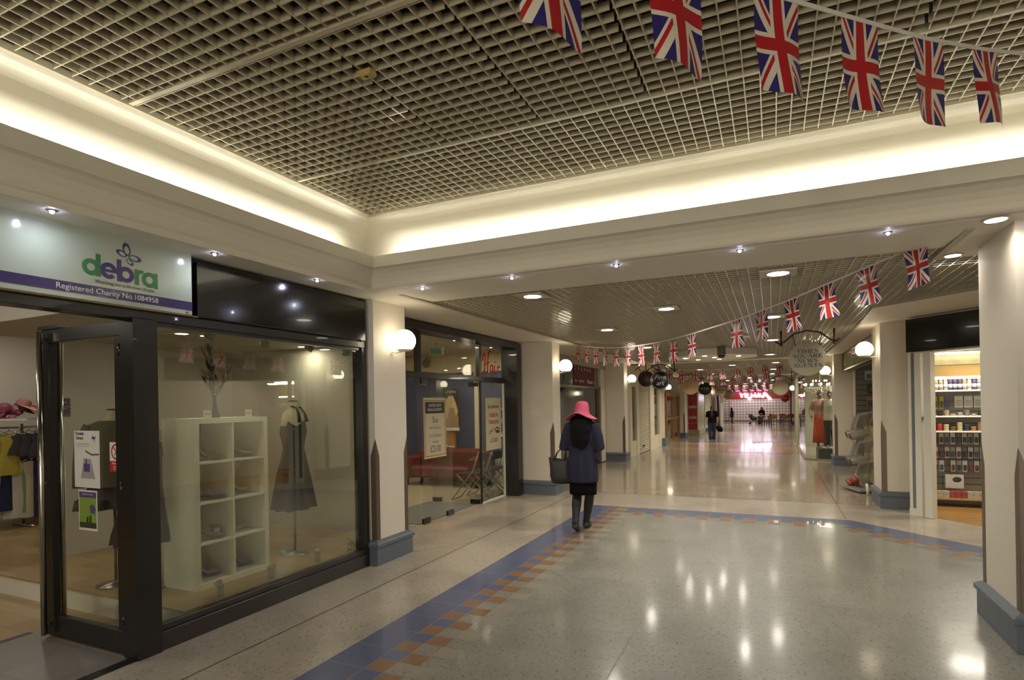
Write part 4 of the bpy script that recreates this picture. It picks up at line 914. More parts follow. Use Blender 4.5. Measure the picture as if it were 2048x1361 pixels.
w = MB(); w.box((-5.25, 6.45, 0), (-4.36, 8.08, .008)); o = w.build('doormat', mat('grey_mat', (104, 104, 100), .8, noise=.1, nscale=60)); tag(o, 'grey doormat on the floor inside the salon doorway', 'mat')
# salon fittings
for k, (px, py) in enumerate(((911, 681), (951, 688), (984, 695))):
    p = on(px, py, 'z', 2.72); t = thing('salon_downlight', (p.x, p.y, 2.72), 0, f'small bright ceiling spot inside the hair salon, {ow[k]} from the left', 'ceiling light', 'ceiling spots in the salon')
    MB().lathe([(.002, -.006), (.04, -.006), (.04, 0), (.002, 0)], 20).build('lamp_glass', dl_e, t)
for (x, y) in ((-5.2, 6.6), (-6.8, 8.4), (-5.1, 9.6)): area('salon_lamp', (x, y, 2.70), .25, 17, WARM, shape='DISK')
p = on(872, 688, 'y', 8.6); t = thing('exit_sign', (p.x, p.y, 2.56), 0, 'hanging greenish exit sign inside the hair salon', 'sign')
MB().box((-.14, -.012, -.07), (.14, .012, .07), bev=.004).build('panel', mat('exit_pale', (150, 166, 150), .3), t); MB().box((-.1, -.016, -.05), (.10, -.0125, .05)).build('pictogram', mat('exit_green', (96, 140, 120), .4), t); MB().tube([(0, 0, .07), (0, 0, .16)], .006, 8).build('hanger', steel, t)
t = thing('wall_clock', on(852, 719, 'y', 10.84), 0, 'small round grey clock on the salon back wall', 'clock'); t.location.z = 2.56
MB().lathe([(.002, .015), (.09, .015), (.10, .01), (.10, -.01), (.002, -.01)], 28, M=Matrix.Rotation(PI/2, 4, 'X')).build('case', mat('clock_grey', (120, 116, 108), .5), t)

# ============================================================ CORRIDOR, LEFT SIDE BEYOND THE SALON
yl = lambda px, x=-3.85: on(px, 800, 'x', x).y
def obox(name, a, c, m, label, cat, group=None, bev=0, part=None):
    """single-part thing with its origin at the base centre"""
    o0 = Vector(((a[0]+c[0])/2, (a[1]+c[1])/2, min(a[2], c[2])))
    t = thing(name, o0, 0, label, cat, group)
    MB().box(Vector(a)-o0, Vector(c)-o0, bev=bev).build(part or 'body', m, t); return t
# dark shop with the reflection of a burgundy direction sign painted on its glass
t = thing('storefront', (-4.30, 12.6, 0), 0, 'darkened glass shopfront between the second and third left pillars', 'shopfront')
Q2 = lambda a, c, m, n, **k: MB().box((a[0]+4.30, a[1]-12.6, a[2]), (c[0]+4.30, c[1]-12.6, c[2]), **k).build(n, m, t)
Q2((-4.40, 9.78, 2.52), (-4.22, 15.5, 2.68), mat('bulkhead_grey', (150, 142, 124), .5), 'fascia')
Q2((-4.36, 15.10, 0), (-4.24, 15.5, 2.52), wall_m, 'side_panel'); Q2((-4.35, 14.95, 0), (-4.25, 15.10, 2.0), mat('bronze_trim', (120, 98, 66), .4, metal=.4), 'door_frame')
Q2((-4.35, 9.78, 1.97), (-4.25, 15.1, 2.03), black_m, 'transom'); Q2((-4.32, 9.78, 0.02), (-4.31, 14.95, 1.97), mat('tinted_glass', (20, 22, 22), .06, spec=.9), 'tinted_pane')
Q2((-4.32, 9.78, 2.03), (-4.31, 15.1, 2.52), mat('grey_glass', (96, 98, 88), .08), 'upper_pane'); Q2((-4.34, 9.78, 0), (-4.24, 14.95, .10), mat('dark_sill', (40, 36, 35), .3), 'sill')
for k in range(7): Q2((-4.216, 9.95+k*.75, 2.60), (-4.21, 9.98+k*.75, 2.63), black_m, 'fixing')
burg = mat('burgundy_reflection', (92, 34, 44), .7, spec=.15)
t, w_, h_, M = poster(1147, 722, 1189, 776, 'x', -4.295, 'painted reflection of a burgundy direction sign with white arrows and pictograms on the dark shopfront', burg, name='sign_reflection', th=.004, cat='sign')
pk = mat('sign_pale_pink', (200, 176, 172), .5)
def arrow(b, cx, cy, L_, ang, z=.0008):
    R_ = M @ Matrix.Translation((cx, cy, 0)) @ Matrix.Rotation(ang, 4, 'Z')
    b.prism([(-L_/2, -L_*.05), (L_*.22, -L_*.05), (L_*.22, -L_*.2), (L_/2, 0), (L_*.22, L_*.2), (L_*.22, L_*.05), (-L_/2, L_*.05)], 0, z, M=R_)
b = MB(); arrow(b, -w_*.42, h_*.27, .17, PI/2); arrow(b, -w_*.40, -h_*.27, .17, PI); arrow(b, w_*.45, -h_*.27, .12, 0); b.build('arrow', pk, t)
b = MB()
for k in range(5):
    cx = -w_*.27+k*w_*.135; b.sphere((cx, h_*.34, .001), (.022, .02, .001), 10, M=M); b.box((cx-.022, h_*.17, 0), (cx+.022, h_*.28, .001), M=M)
    if k in (1, 4): b.box((cx-.035, h_*.14, 0), (cx+.035, h_*.16, .001), M=M)
b.build('pictogram', pk, t)
txt('High Street', .09, pk, M @ Matrix.Translation((-w_*.14, -h_*.27, 0)), t, depth=.0006); txt('TK maxx', .13, pk, M @ Matrix.Translation((w_*.25, -h_*.28, 0)), t, depth=.0006, bold=.003, shear=.2)
t, w_, h_, M = poster(1128, 748, 1146, 762, 'x', -4.293, 'pale lettering on the shop glass left of the burgundy sign reflection', mat('grey_glass', (96, 98, 88), .08), name='window_lettering', th=.002, cat='lettering')
txt('ount c', .11, inkb, M, t, depth=.0006)
w = MB(); w.box((-7.4, 15.96, -.3), (-4.2, 16.0, 2.69)); w.box((-4.45, 16, -.4), (-4.2, 23.0, 2.69)); w.box((-5.2, 23.0, -.5), (-5.1, 60, 2.69)); struct('wall_left_far', w, [wall_m])

# cream shopfront with shutter
XC = -3.85
def cpanel(px0, px1, z0, z1, m, n, t, dx=.0, th=.06, **k):
    y0, y1 = yl(px0), yl(px1); return MB().box((dx-th, y0-t.location.y, z0-t.location.z), (dx, y1-t.location.y, z1-t.location.z), **k).build(n, m, t)
yc = yl(1285); zc = zf(yc); t = thing('storefront', (XC, yc, zc), 0, 'cream wooden shopfront with closed roller shutter beyond the third left pillar', 'shopfront')
cpanel(1259, 1330, 2.30, 2.69, cream_m, 'fascia', t, dx=.02, th=.1)
for a, c in ((1259, 1263), (1272, 1276.5), (1299, 1307), (1318, 1328)): cpanel(a, c, zc-.02, 2.30, cream_m, 'pilaster', t, dx=.02, th=.1)
cpanel(1263, 1272, zc-.02, .42, cream_m, 'stall_riser', t); cpanel(1307, 1318, zc-.04, .40, cream_m, 'stall_riser', t)
cpanel(1263, 1272, 2.08, 2.30, cream_m, 'window_head', t); cpanel(1307, 1318, 2.12, 2.30, cream_m, 'window_head', t)
cpanel(1263, 1272, .42, 2.08, glass2_m, 'pane', t, dx=-.03, th=.01); cpanel(1307, 1318, .40, 2.12, glass2_m, 'pane', t, dx=-.03, th=.01)
b = MB(); y0, y1 = yl(1276.5)-yc, yl(1299)-yc; n = int((2.3-zc)/.075)
A = []
for k in range(n+1):
    z = .0+k*.075; A += [[(-.05, y0, z), (-.05, y1, z)], [(-.022, y0, z+.03), (-.022, y1, z+.03)], [(-.022, y0, z+.05), (-.022, y1, z+.05)], [(-.05, y0, z+.07), (-.05, y1, z+.07)]]
b.rings(A, close=False, caps=False, sm=False); b.build('roller_shutter', mat('shutter_cream', (186, 178, 156), .4), t)
MB().box((-.05, y0+.75, .17), (-.012, y0+.95, .26)).build('shutter_lock', black_m, t)
obox('window_display', (-4.19, yl(1263), zf(17)), (-3.93, yl(1272), 2.1), mat('display_dark', (58, 52, 46), .7, noise=.6, nscale=4), 'dark window display behind the first pane of the cream shopfront', 'display')
t = thing('plank', (-3.96, yl(1268), .9), 0, 'pale wooden plank leaning inside the narrow cream shop window', 'plank'); MB().box((-.01, -.03, -.62), (.01, .03, .62), M=Matrix.Rotation(.55, 4, 'X')).build('board', mat('pale_wood', (150, 122, 92), .6), t)
obox('window_display', (-4.19, yl(1307), zf(21)), (-3.93, yl(1318), 2.12), mat('display_mauve', (128, 104, 108), .7, noise=.5, nscale=5), 'mauve clothing display behind the second pane of the cream shopfront', 'display')
p = onf(1325, 890); t = obox('low_plinth', (XC+.022, yl(1320)+.2, p.z-.02), (XC+.15, yl(1329), p.z+.30), plinth_m, 'small blue-grey plinth block at the foot of the cream shopfront', 'plinth')
# wooden doors in the recess
yd0 = yl(1330, -4.1)
oak = mat('oak', (150, 104, 54), .4, noise=.2, nscale=6)
t = thing('wooden_doors', (-4.1, (yd0+pF.y)/2, pF.z), 0, 'light oak framed double doors in the recess before the sale shop', 'doors')
L2 = (pF.y-yd0)/2
for a, c in ((-L2, -L2+.14), (-.07, .07), (L2-.16, L2-.02)): MB().box((-.06, a, 0), (.06, c, 2.02), bev=.01).build('stile', oak, t)
MB().box((-.06, -L2, 1.98), (.06, L2-.02, 2.12)).build('head', oak, t)
for a, c in ((-L2+.14, -.07), (.07, L2-.16)): MB().box((-.03, a, 0), (.03, c, .12)).build('rail', oak, t); MB().box((-.03, a, .95), (.03, c, 1.05)).build('rail', oak, t); MB().box((-.006, a, .12), (.006, c, 1.98)).build('pane', glass2_m, t)
t = thing('wooden_side_screen', (pF.x-.78, pF.y-.12, pF.z), 0, 'oak framed glazed side screen facing along the corridor by the pillar', 'screen')
for a in (-.10, .36): MB().box((a, -.05, 0), (a+.07, .05, 2.0)).build('stile', oak, t)
MB().box((-.1, -.05, 2.0), (.43, .05, 2.10)).build('head', oak, t); MB().box((-.03, -.006, .0), (.36, .006, 2.0)).build('pane', mat('pane_grey', (150, 144, 118), .2), t)
# sale window bay
pS = onf(1377, 872); pS2 = on(1399, 860, 'y', pS.y)
xs0, xs1, ys, zs = pS.x, on(1395.5, 865, 'y', pS.y).x, pS.y, pS.z
t = thing('sale_window', (xs0, ys, zs), 0, 'shop window bay with a red banner reading sale twice', 'shop window')
wS = xs1-xs0; zt_ = on(1385, 757, 'y', ys).z-zs; zb_ = on(1385, 860, 'y', ys).z-zs
MB().box((0, 0, 0), (wS+.08, 2.8, zb_), bev=.01).build('base', mat('bay_base', (150, 148, 118), .5), t)
MB().box((0, .02, zb_), (wS, .06, zt_)).build('banner', mat('sale_red', (160, 26, 32), .4), t)
MB().box((-.1, -.02, 0), (0, .08, zt_+.4)).build('corner_post', cream_m, t); MB().box((wS, -.01, zb_), (wS+.05, .06, zt_)).build('corner_post', white_m, t)
MB().box((0, 0, zt_), (wS+.02, 2.8, zt_+.42)).build('fascia', black_m, t); MB().box((0, -.01, zt_-.03), (wS+.05, .0, zt_)).build('light_strip', emis('strip_glow', (255, 250, 240), 2.0), t)
MB().box((0, 0, .62), (wS, .015, .66)).build('rail', mat('sale_red_pale', (200, 90, 80), .4), t)
for px_, py_ in ((1386, 814), (1386, 835)):
    q_ = on(px_, py_, 'y', ys-.001); txt('sale', wS*.56, paper, FY(wS*.5, .018, q_.z-zs), t, depth=.002, bold=.006)
MB().box((wS+.03, .1, zb_), (wS+.05, 2.6, zt_)).build('side_pane', mat('pane_grey', (150, 144, 118), .2), t)
# black and white doorway with lit strips
pD = onf(1399, 868); yD = pD.y
t = thing('doorway', (pD.x, yD+.6, pD.z), 0, 'black doorway with two vertical lit strips beside the sale window', 'doorway')
xw_ = lambda px: on(px, 820, 'y', yD+.6).x-pD.x
zt2 = on(1400, 757, 'y', yD+.6).z-pD.z
for a, c, m, n in ((1396, 1400.2, black_m, 'jamb'), (1400.2, 1401.8, emis('strip_glow', (255, 250, 240), 2.0), 'lit_strip'), (1401.8, 1403.6, black_m, 'jamb'), (1403.6, 1405.2, MATS['strip_glow'], 'lit_strip'), (1405.2, 1409, black_m, 'jamb')):
    MB().box((xw_(a), 0, 0), (xw_(c), .05, zt2)).build(n, m, t)
MB().box((xw_(1396), -.02, zt2), (xw_(1412), .4, 2.9)).build('head', black_m, t); MB().box((xw_(1400.5), -.03, 1.0), (xw_(1404.5), 0, 1.25)).build('lock_plate', black_m, t)
# grey and pink wall faces further along
for a, c, y_, m, lab in ((1410, 1420, 40, mat('pier_grey', (150, 144, 124), .6), 'grey pier beyond the black doorway'), (1421, 1431, 42, mat('pier_pink', (186, 150, 132), .6), 'pinkish lit pier behind the walking person'), (1432, 1438, 46, mat('pier_dark', (66, 58, 66), .5), 'narrow dark shop edge beyond the pink pier'), (1439, 1445, 50, white_m, 'white shopfront edge near the far shutter')):
    x0, x1 = on(a, 820, 'y', y_).x, on(c, 820, 'y', y_).x
    obox('pier', (x0, y_, zf(y_)-.02), (x1, y_+1.2, 2.68), m, lab, 'pier')

# ============================================================ FAR END: shutter, sign, cafe
pE0 = onf(1446, 843.6); YE = pE0.y; ZE = pE0.z
w = MB(); w.box((-9, YE+.5, ZE-.3), (7, YE+.6, 3.4)); struct('wall_far', w, [wall_m])
xE0, xE1 = on(1443, 820, 'y', YE).x, on(1580, 820, 'y', YE).x
zS = on(1510, 798, 'y', YE).z; zT = on(1510, 774, 'y', YE).z
t = thing('roller_shutter', ((xE0+xE1)/2, YE, ZE), 0, 'wide perforated white roller shutter closing the far shop', 'shutter')
hw = (xE1-xE0)/2; hS = zS-ZE
sh_m = bpy.data.materials.new('perforated_shutter'); sh_m.use_nodes = True; nt = sh_m.node_tree; bb = nt.nodes['Principled BSDF']
tc = nt.nodes.new('ShaderNodeTexCoord'); mp = nt.nodes.new('ShaderNodeMapping'); mp.inputs['Rotation'].default_value = (0, math.radians(45), 0); nt.links.new(tc.outputs['Object'], mp.inputs[0])
ck = nt.nodes.new('ShaderNodeTexChecker'); ck.inputs['Scale'].default_value = 5.5; ck.inputs[1].default_value = (*lin((226, 216, 200)), 1); ck.inputs[2].default_value = (*lin((176, 160, 146)), 1)
nt.links.new(mp.outputs[0], ck.inputs['Vector']); nt.links.new(ck.outputs[0], bb.inputs['Base Color']); bb.inputs['Roughness'].default_value = .4
MB().box((-hw, 0, .06), (hw, .04, hS)).build('curtain', sh_m, t); MB().box((-hw, -.03, 0), (hw, .06, .09)).build('bottom_bar', mat('grey_bar', (120, 104, 92), .5), t)
t = thing('shop_sign', ((xE0+xE1)/2, YE-.1, zS), 0, 'red fascia with glowing white letters at the far end of the mall', 'sign')
MB().box((-hw-.1, 0, 0), (hw+.1, .14, zT-zS+.5)).build('board', mat('fascia_red', (160, 24, 30), .35), t)
neon = emis('white_neon', (244, 236, 255), 7)
cxs = on(1510, 790, 'y', YE).x-(xE0+xE1)/2
b = MB(); U_ = (on(1536, 790, 'y', YE).x-on(1475, 790, 'y', YE).x)/6.1
def st2(pts, r=.09): b.tube([(cxs+(x-3.05)*U_, -.05, (zS*0)+.06+y*U_*.95) for x, y in pts], r, 6, flat=.6)
st2([(0, 1.15), (.12, 1.1)], .10); st2([(.3, .95), (.45, .2)]); st2([(.1, .85), (.9, .95)], .07); st2([(1.1, 1.2), (1.2, .15)]); st2([(1.75, .95), (1.2, .55), (1.9, -.05), (2.1, -.35)], .10)
st2([(2.3, .1), (2.4, 1.0), (2.75, .35), (3.05, 1.1), (3.2, .15)], .09); st2([(3.4, .15), (3.75, 1.05), (3.95, .15)], .08); st2([(4.05, .95), (4.15, .35), (4.6, .25), (4.95, 1.0)], .08); st2([(4.5, .1), (5.4, 1.0)], .08); st2([(4.8, 1.2), (5.5, .4), (6.1, -.3)], .11)
b.build('neon_lettering', neon, t)
b = MB(); b.box((-hw*.75, -.06, .42*1.0+.3), (hw*.75, 0, .42+.36)); b.build('violet_tube', emis('violet_glow', (190, 110, 220), 3), t)
area('far_sign_lamp', ((xE0+xE1)/2-.4, YE-1.2, 2.4), 4, 26, (.86, .72, 1.0), (math.radians(0), 0, 0), .3)
area('far_shutter_lamp', ((xE0+xE1)/2, YE-2.2, 2.62), 5, 30, NEUT, (math.radians(35), 0, 0), .4)
area('far_court_lamp', (-1.2, YE-11, 2.65), 3, 45, NEUT, (0, 0, 0), 3); area('mid_court_lamp', (-1.2, 38.5, 2.65), 3, 30, NEUT, (0, 0, 0), .6)
t = thing('display_rack', (on(1452, 820, 'y', YE-1).x, YE-1.2, zf(YE-1)), 0, 'tall wire rack with shelves beside the far shutter', 'rack')
for a in (-.34, .30): MB().box((a, -.02, 0), (a+.05, .02, 1.95)).build('upright', mat('rack_pink', (120, 84, 72), .5), t)
for k in range(9): MB().box((-.32, -.02, .12+k*.22), (.34, .2, .145+k*.22)).build('shelf', MATS['rack_pink'], t)
# cafe furniture
wood_c = mat('cafe_wood', (128, 82, 44), .45); wood_d = mat('cafe_wood_dark', (50, 34, 26), .5)
def cafe_table(p, label):
    t = thing('cafe_table', p, 0, label, 'table', 'cafe tables'); MB().box((-.42, -.42, .70), (.42, .42, .74), bev=.01).build('tabletop', wood_c, t)
    for a in (-.36, .36):
        for c in (-.36, .36): MB().box((a-.03, c-.03, 0), (a+.03, c+.03, .70)).build('leg', wood_d, t)
    return t
def cafe_chair(m=wood_c):
    t = thing('cafe_chair', (0, 0, 0))
    MB().box((-.2, -.2, .43), (.2, .2, .46), bev=.01).build('seat', wood_d, t); MB().box((-.2, -.2, .62), (.2, -.17, .92), bev=.01).build('backrest', m, t)
    for a in (-.18, .18): MB().box((a-.018, -.2, 0), (a+.018, -.165, .92)).build('leg', wood_d, t); MB().box((a-.018, .165, 0), (a+.018, .2, .43)).build('leg', wood_d, t)
    MB().box((-.18, -.19, .18), (.18, -.17, .21)).build('stretcher', wood_d, t); return t
SC = 1.0
def cp(px, py): p = onf(px, py); return p
tp = [(1527, 849.5, 'cafe table where the seated person sits'), (1573, 850.5, 'cafe table farthest right by the grey pillar'), (1553, 847, 'cafe table in the back row')]
for px_, py_, lab in tp: cafe_table(cp(px_, py_), lab).scale = (1.0, 1.0, .92)
cc = cafe_chair(); ccl = [(1548, 854.5, 0, 'dark-legged cafe chair nearest the camera'), (1564, 850, .2, 'cafe chair with orange-brown back in the middle of the group'), (1573, 855, -.2, 'cafe chair at the right front of the group'), (1541, 848, 2.6, 'light orange cafe chair behind the front chair'), (1518, 850, 1.4, 'light wooden high chair left of the cafe table'), (1536, 851, 1.2, 'cafe chair directly right of the first table'), (1581, 851, .3, 'cafe chair partly hidden by the right pillar')]
for k, (px_, py_, r, lab) in enumerate(ccl):
    o = cc if k == 0 else copy_tree(cc); o.location = cp(px_, py_); o.rotation_euler = (0, 0, r); o.scale = (1, 1, .9); tag(o, lab, 'chair', 'cafe chairs at the far end')
    if k in (3, 4):
        for ch_ in o.children:
            if ch_.name.startswith('backrest'): ch_.data = ch_.data.copy(); ch_.data.materials[0] = mat('cafe_wood_light', (186, 122, 58), .45)
t = thing('pushchair', cp(1509, 849), math.radians(90), 'black pushchair with raised hood beside the cafe table', 'pushchair')
t.scale = (1, 1, .85)
b = MB(); b.sphere((0, .05, .55), (.2, .28, .2), 14); b.build('seat', mat('pram_black', (20, 18, 20), .7), t)
b = MB(); b.sphere((0, .26, .78), (.21, .17, .2), 14); b.build('hood', MATS['pram_black'], t)
b = MB(); b.tube([(-.2, -.35, .12), (-.2, .1, .5), (-.2, .55, 1.0)], .016, 6); b.tube([(.2, -.35, .12), (.2, .1, .5), (.2, .55, 1.0)], .016, 6); b.tube([(-.2, .55, 1.0), (.2, .55, 1.0)], .018, 6); b.tube([(-.2, .3, .1), (-.2, -.1, .5)], .014, 6); b.tube([(.2, .3, .1), (.2, -.1, .5)], .014, 6); b.build('frame', mat('pram_frame', (40, 36, 36), .4), t)
for a in (-.22, .22):
    for c in (-.36, .32): MB().lathe([(.02, -.02), (.09, -.02), (.10, 0), (.09, .02), (.02, .02)], 16, M=Matrix.Translation((a, c, .10)) @ Matrix.Rotation(PI/2, 4, 'Y')).build('wheel', mat('pram_black', (20, 18, 20), .7), t)

# ============================================================ HANGING ROUND SIGNS
iron = mat('burgundy_iron', (64, 26, 30), .4); iron_b = mat('black_iron', (24, 20, 20), .4)
def hang_sign(c, r, face, label, rim=None, bracket=iron, w_=.42, side=0):
    t = thing('hanging_sign', c, 0, label, 'hanging sign')
    R_ = Matrix.Rotation(PI/2, 4, 'X')
    MB().lathe([(.002, .014), (r*.985, .014), (r, .008), (r, -.008), (r*.985, -.014), (.002, -.014)], 48, M=R_).build('disc', face, t)
    if rim: MB().lathe([(r*.90, .0145), (r*.90, .0165), (r*.93, .0165), (r*.93, .0145)], 48, M=R_, caps=False).build('rim_line', rim, t)
    top = 2.69-c[2]; b = MB(); h0 = r*1.05
    pts = [(-w_*1.12, 0, h0*.98+.02), (-w_, 0, h0*.98-.015), (-w_*.8, 0, h0*1.02), (-w_*.45, 0, h0*1.02+.12), (0, 0, h0*1.02+.16), (w_*.45, 0, h0*1.02+.12), (w_*.8, 0, h0*1.02), (w_, 0, h0*.98-.015), (w_*1.12, 0, h0*.98+.02)]
    P3 = []
    for i in range(len(pts)-1):
        for k in range(4): P3.append(Vector(pts[i]).lerp(Vector(pts[i+1]), k/4))
    P3.append(Vector(pts[-1])); b.tube(P3, .014, 8)
    for s_ in (-1, 1):
        b.tube([(s_*w_*.92, 0, h0*.88), (s_*w_*.92, 0, top)], .014, 8); b.sphere((s_*w_*.92, 0, h0*.86), .028, 10)
        b.tube([(s_*w_*.5, 0, h0*1.02+.1), (s_*r*.62, 0, r*.74)], .007, 6)
    b.build('bracket', bracket, t); return t
def hs(px, py, y, r, *a, **k):
    p = on(px, py, 'y', y); return hang_sign((p.x, p.y, p.z), r, *a, **k), r
ivory = mat('sign_ivory', (206, 200, 182), .5)
t, r = hs(1615, 718, 10.0, .262, ivory, 'large ivory round hanging sign of the newsagents in black capitals', w_=.40)
# serif capitals built from ribbons of changing width
def ribbon(b, pts, ws, M, z=.003):
    n = len(pts); L_, R_ = [], []
    for i in range(n):
        p = Vector(pts[i]); d = (Vector(pts[min(i+1, n-1)])-Vector(pts[max(i-1, 0)])).normalized(); q = Vector((-d.y, d.x)); L_.append(p+q*ws[i]/2); R_.append(p-q*ws[i]/2)
    A = [[(l.x, l.y, 0), (r_.x, r_.y, 0), (r_.x, r_.y, z), (l.x, l.y, z)] for l, r_ in zip(L_, R_)]
    b.rings(A, sm=False, M=M)
def arcpts(cx, cy, rx, ry, a0, a1, n=16): return [(cx+rx*math.cos(math.radians(a0+(a1-a0)*k/n)), cy+ry*math.sin(math.radians(a0+(a1-a0)*k/n))) for k in range(n+1)]
TK_, TN, SF = .20, .07, .065
def glyph(ch, b, M):
    def V(x, y0=0, y1=1, w=TK_): ribbon(b, [(x, y0), (x, y1)], [w, w], M)
    def H(y, x0, x1, w=TN): ribbon(b, [(x0, y), (x1, y)], [w, w], M)
    def serif(x, y, w=.34): H(y, x-w/2, x+w/2, SF)
    def D(x0, y0, x1, y1, w): ribbon(b, [(x0, y0), (x1, y1)], [w, w], M)
    def wv(a0, a1, n=16, up=0): return [TN+(TK_-TN)*abs(math.cos(math.radians(a0+(a1-a0)*k/n)))**1.2 for k in range(n+1)]
    W_ = .8
    if ch == 'I': V(.2); serif(.2, .025); serif(.2, .975); W_ = .4
    elif ch == 'T': V(.42); serif(.42, .025); H(.97, .02, .82); V(.05, .74, .97, .05); V(.79, .74, .97, .05); W_ = .84
    elif ch == 'E': V(.17); H(.97, .02, .72); H(.025, .02, .74); H(.5, .2, .55); V(.70, .78, .97, .05); V(.72, .03, .24, .05); V(.55, .4, .6, .05); W_ = .78
    elif ch == 'M': V(.13, w=TN); V(.93); D(.13, .97, .5, .05, TK_*.9); D(.5, .05, .90, .97, TN); serif(.13, .025, .26); serif(.93, .025); serif(.08, .975, .2); serif(.98, .975, .22); W_ = 1.1
    elif ch == 'N': V(.13, w=TN); V(.80, w=TN); D(.15, .97, .80, .04, TK_); serif(.13, .025, .28); serif(.80, .975, .28); serif(.08, .975, .2); W_ = .93
    elif ch == 'A': D(.08, .0, .44, 1.0, TN); D(.44, 1.0, .80, 0, TK_); H(.34, .2, .62); serif(.08, .025, .26); serif(.82, .025, .32); W_ = .92
    elif ch == 'W': D(.1, 1, .38, 0, TK_*.9); D(.38, 0, .6, .95, TN); D(.6, .95, .86, 0, TK_*.9); D(.86, 0, 1.1, 1, TN); serif(.1, .975, .3); serif(.6, .975, .2); serif(1.1, .975, .24); W_ = 1.22
    elif ch == 'U': V(.17, .3); V(.76, .3, 1, TN); ribbon(b, arcpts(.465, .32, .295, .30, 180, 360), [TK_-(TK_-TN)*k/16 for k in range(17)], M); serif(.17, .975); serif(.76, .975, .26); W_ = .93
    elif ch in 'QG':
        a0, a1 = (0, 360) if ch == 'Q' else (48, 325); ribbon(b, arcpts(.46, .5, .37, .48, a0, a1, 28), [TN+(TK_-TN)*abs(math.cos(math.radians(a0+(a1-a0)*k/28)))**1.2 for k in range(29)], M)
        if ch == 'Q': ribbon(b, [(.4, .02), (.6, -.12), (.9, -.16)], [TN, TK_*.8, TN], M); W_ = .95
        else: V(.72, .05, .42); serif(.72, .42, .32); V(.74, .72, .97, .05); W_ = .95
    elif ch == 'R': V(.17); serif(.17, .025); ribbon(b, [(.1, .97), (.42, .97)]+arcpts(.45, .74, .22, .23, 90, -90, 10)+[(.2, .51)], [TN, TN]+[TN+(TK_-TN)*abs(math.cos(math.radians(90-18*k))) for k in range(11)]+[TN], M); D(.42, .5, .74, .02, TK_); serif(.78, .025, .24); W_ = .92
    elif ch == 'S': ribbon(b, arcpts(.38, .74, .24, .23, 40, 250, 12)+arcpts(.38, .27, .26, .25, 80, -150, 12), [TN]*4+[TK_*.7]*4+[TK_]*10+[TK_*.6]*4+[TN]*4, M); V(.62, .72, .98, .045); V(.12, .02, .28, .045); W_ = .76
    return W_
b = MB(); lines = [('TIMES', .118), ('SQUARE', .045), ('NEWS', -.030), ('AGENTS', -.103)]; hgt = .058
for s_, zz in lines:
    tmp = MB(); tot = sum(glyph(c_, tmp, None)+.08 for c_ in s_)-.08; k_ = hgt; wsx = 1.25
    x = -tot*k_*wsx/2
    for c_ in s_:
        M_ = FY(x, -.0142, zz-hgt/2) @ Matrix.Diagonal((k_*wsx, k_, 1, 1)); x += (glyph(c_, b, M_)+.08)*k_*wsx
b.build('lettering', black_m, t)
t, r = hs(1320, 761, 16.0, .265, mat('navy_sign', (26, 28, 48), .3), 'dark blue round hanging sign for the art shop with pale italic lettering', rim=ivory, bracket=iron_b)
txt('Fine\nart', .17, ivory, FY(0, -.0145, .0), t, depth=.001, shear=.25, sx=1.05)
t, r = hs(1292, 758, 17.5, .24, mat('purple_sign', (58, 34, 44), .4), 'dark purple round hanging sign half hidden behind the dark blue one', bracket=iron_b)
t, r = hs(1381, 774, 22.5, .30, mat('sign_beige', (190, 168, 136), .5), 'blank beige round hanging sign left of the black one', bracket=iron_b)
t, r = hs(1410, 778, 27.5, .29, mat('sign_black', (24, 26, 30), .4), 'black round hanging sign with small white lettering', bracket=iron_b)
txt('EVANS', .105, ivory, FY(0, -.0145, 0), t, depth=.001, space=1.25)
t, r = hs(1441, 783, 35, .29, mat('sign_sand', (176, 164, 128), .5), 'sand coloured round hanging sign with two lines of dark script', bracket=iron_b)
txt('Roasting\nLane', .12, black_m, FY(0, -.0145, 0), t, depth=.001, shear=.25, bold=.003)
hs(1458, 789, 42, .29, mat('sign_tan', (160, 142, 116), .5), 'plain tan round hanging sign before the red fascia', bracket=iron_b)
hs(1444, 799.5, 50, .27, mat('sign_white_a', (200, 196, 184), .5), 'small white round hanging sign above the tall wire rack', bracket=iron_b)
t, r = hs(1570, 797, 46, .28, mat('sign_red_disc', (168, 26, 30), .4), 'small red round hanging sign at the right end of the red fascia', bracket=iron_b)
txt('TK maxx', .11, paper, FY(0, -.0145, 0), t, depth=.001)
t, r = hs(1547, 780, 40, .34, mat('sign_olive', (160, 146, 112), .5), 'olive beige oval hanging sign behind the blank ivory one', bracket=iron_b)
hs(1561, 776, 24, .285, ivory, 'blank ivory round hanging sign on the right side of the corridor', bracket=iron)

# ============================================================ RIGHT SIDE: cobbler shop, news shop, fashion window
# --- cobbler
d2 = Vector((.70, -.714, 0)).normalized(); n2 = Vector((-.714, -.70, 0))
S0 = Vector((1.665, 9.31, 0))
def dfr(o): return frame(o, d2, (0, 0, 1))
t = thing('shop_sign', (S0.x, S0.y, 2.215), math.atan2(d2.y, d2.x), 'dark green-black blank fascia box over the cobbler shop entrance', 'sign')
MB().box((0, 0, 0), (2.6, .16, .445), bev=.004).build('board', mat('fascia_green_black', (14, 20, 18), .18, coat=.3), t)
w = MB(); w.prism([(1.68, 9.42), (4.2, 6.86), (4.4, 7.1), (1.9, 9.6)], 2.20, 2.69); struct('wall_bulkhead_right', w, [wall_m])
w = MB(); w.box((1.76, 9.45, 0), (1.84, 9.74, 2.69)); w.box((3.9, 7.3, 0), (4.0, 11, 2.69)); w.box((1.86, 10.56, 0), (4.0, 10.62, 2.69)); w.box((1.82, 9.8, 0), (1.86, 10.62, 2.69)); struct('wall_shop_right', w, [wall_m])
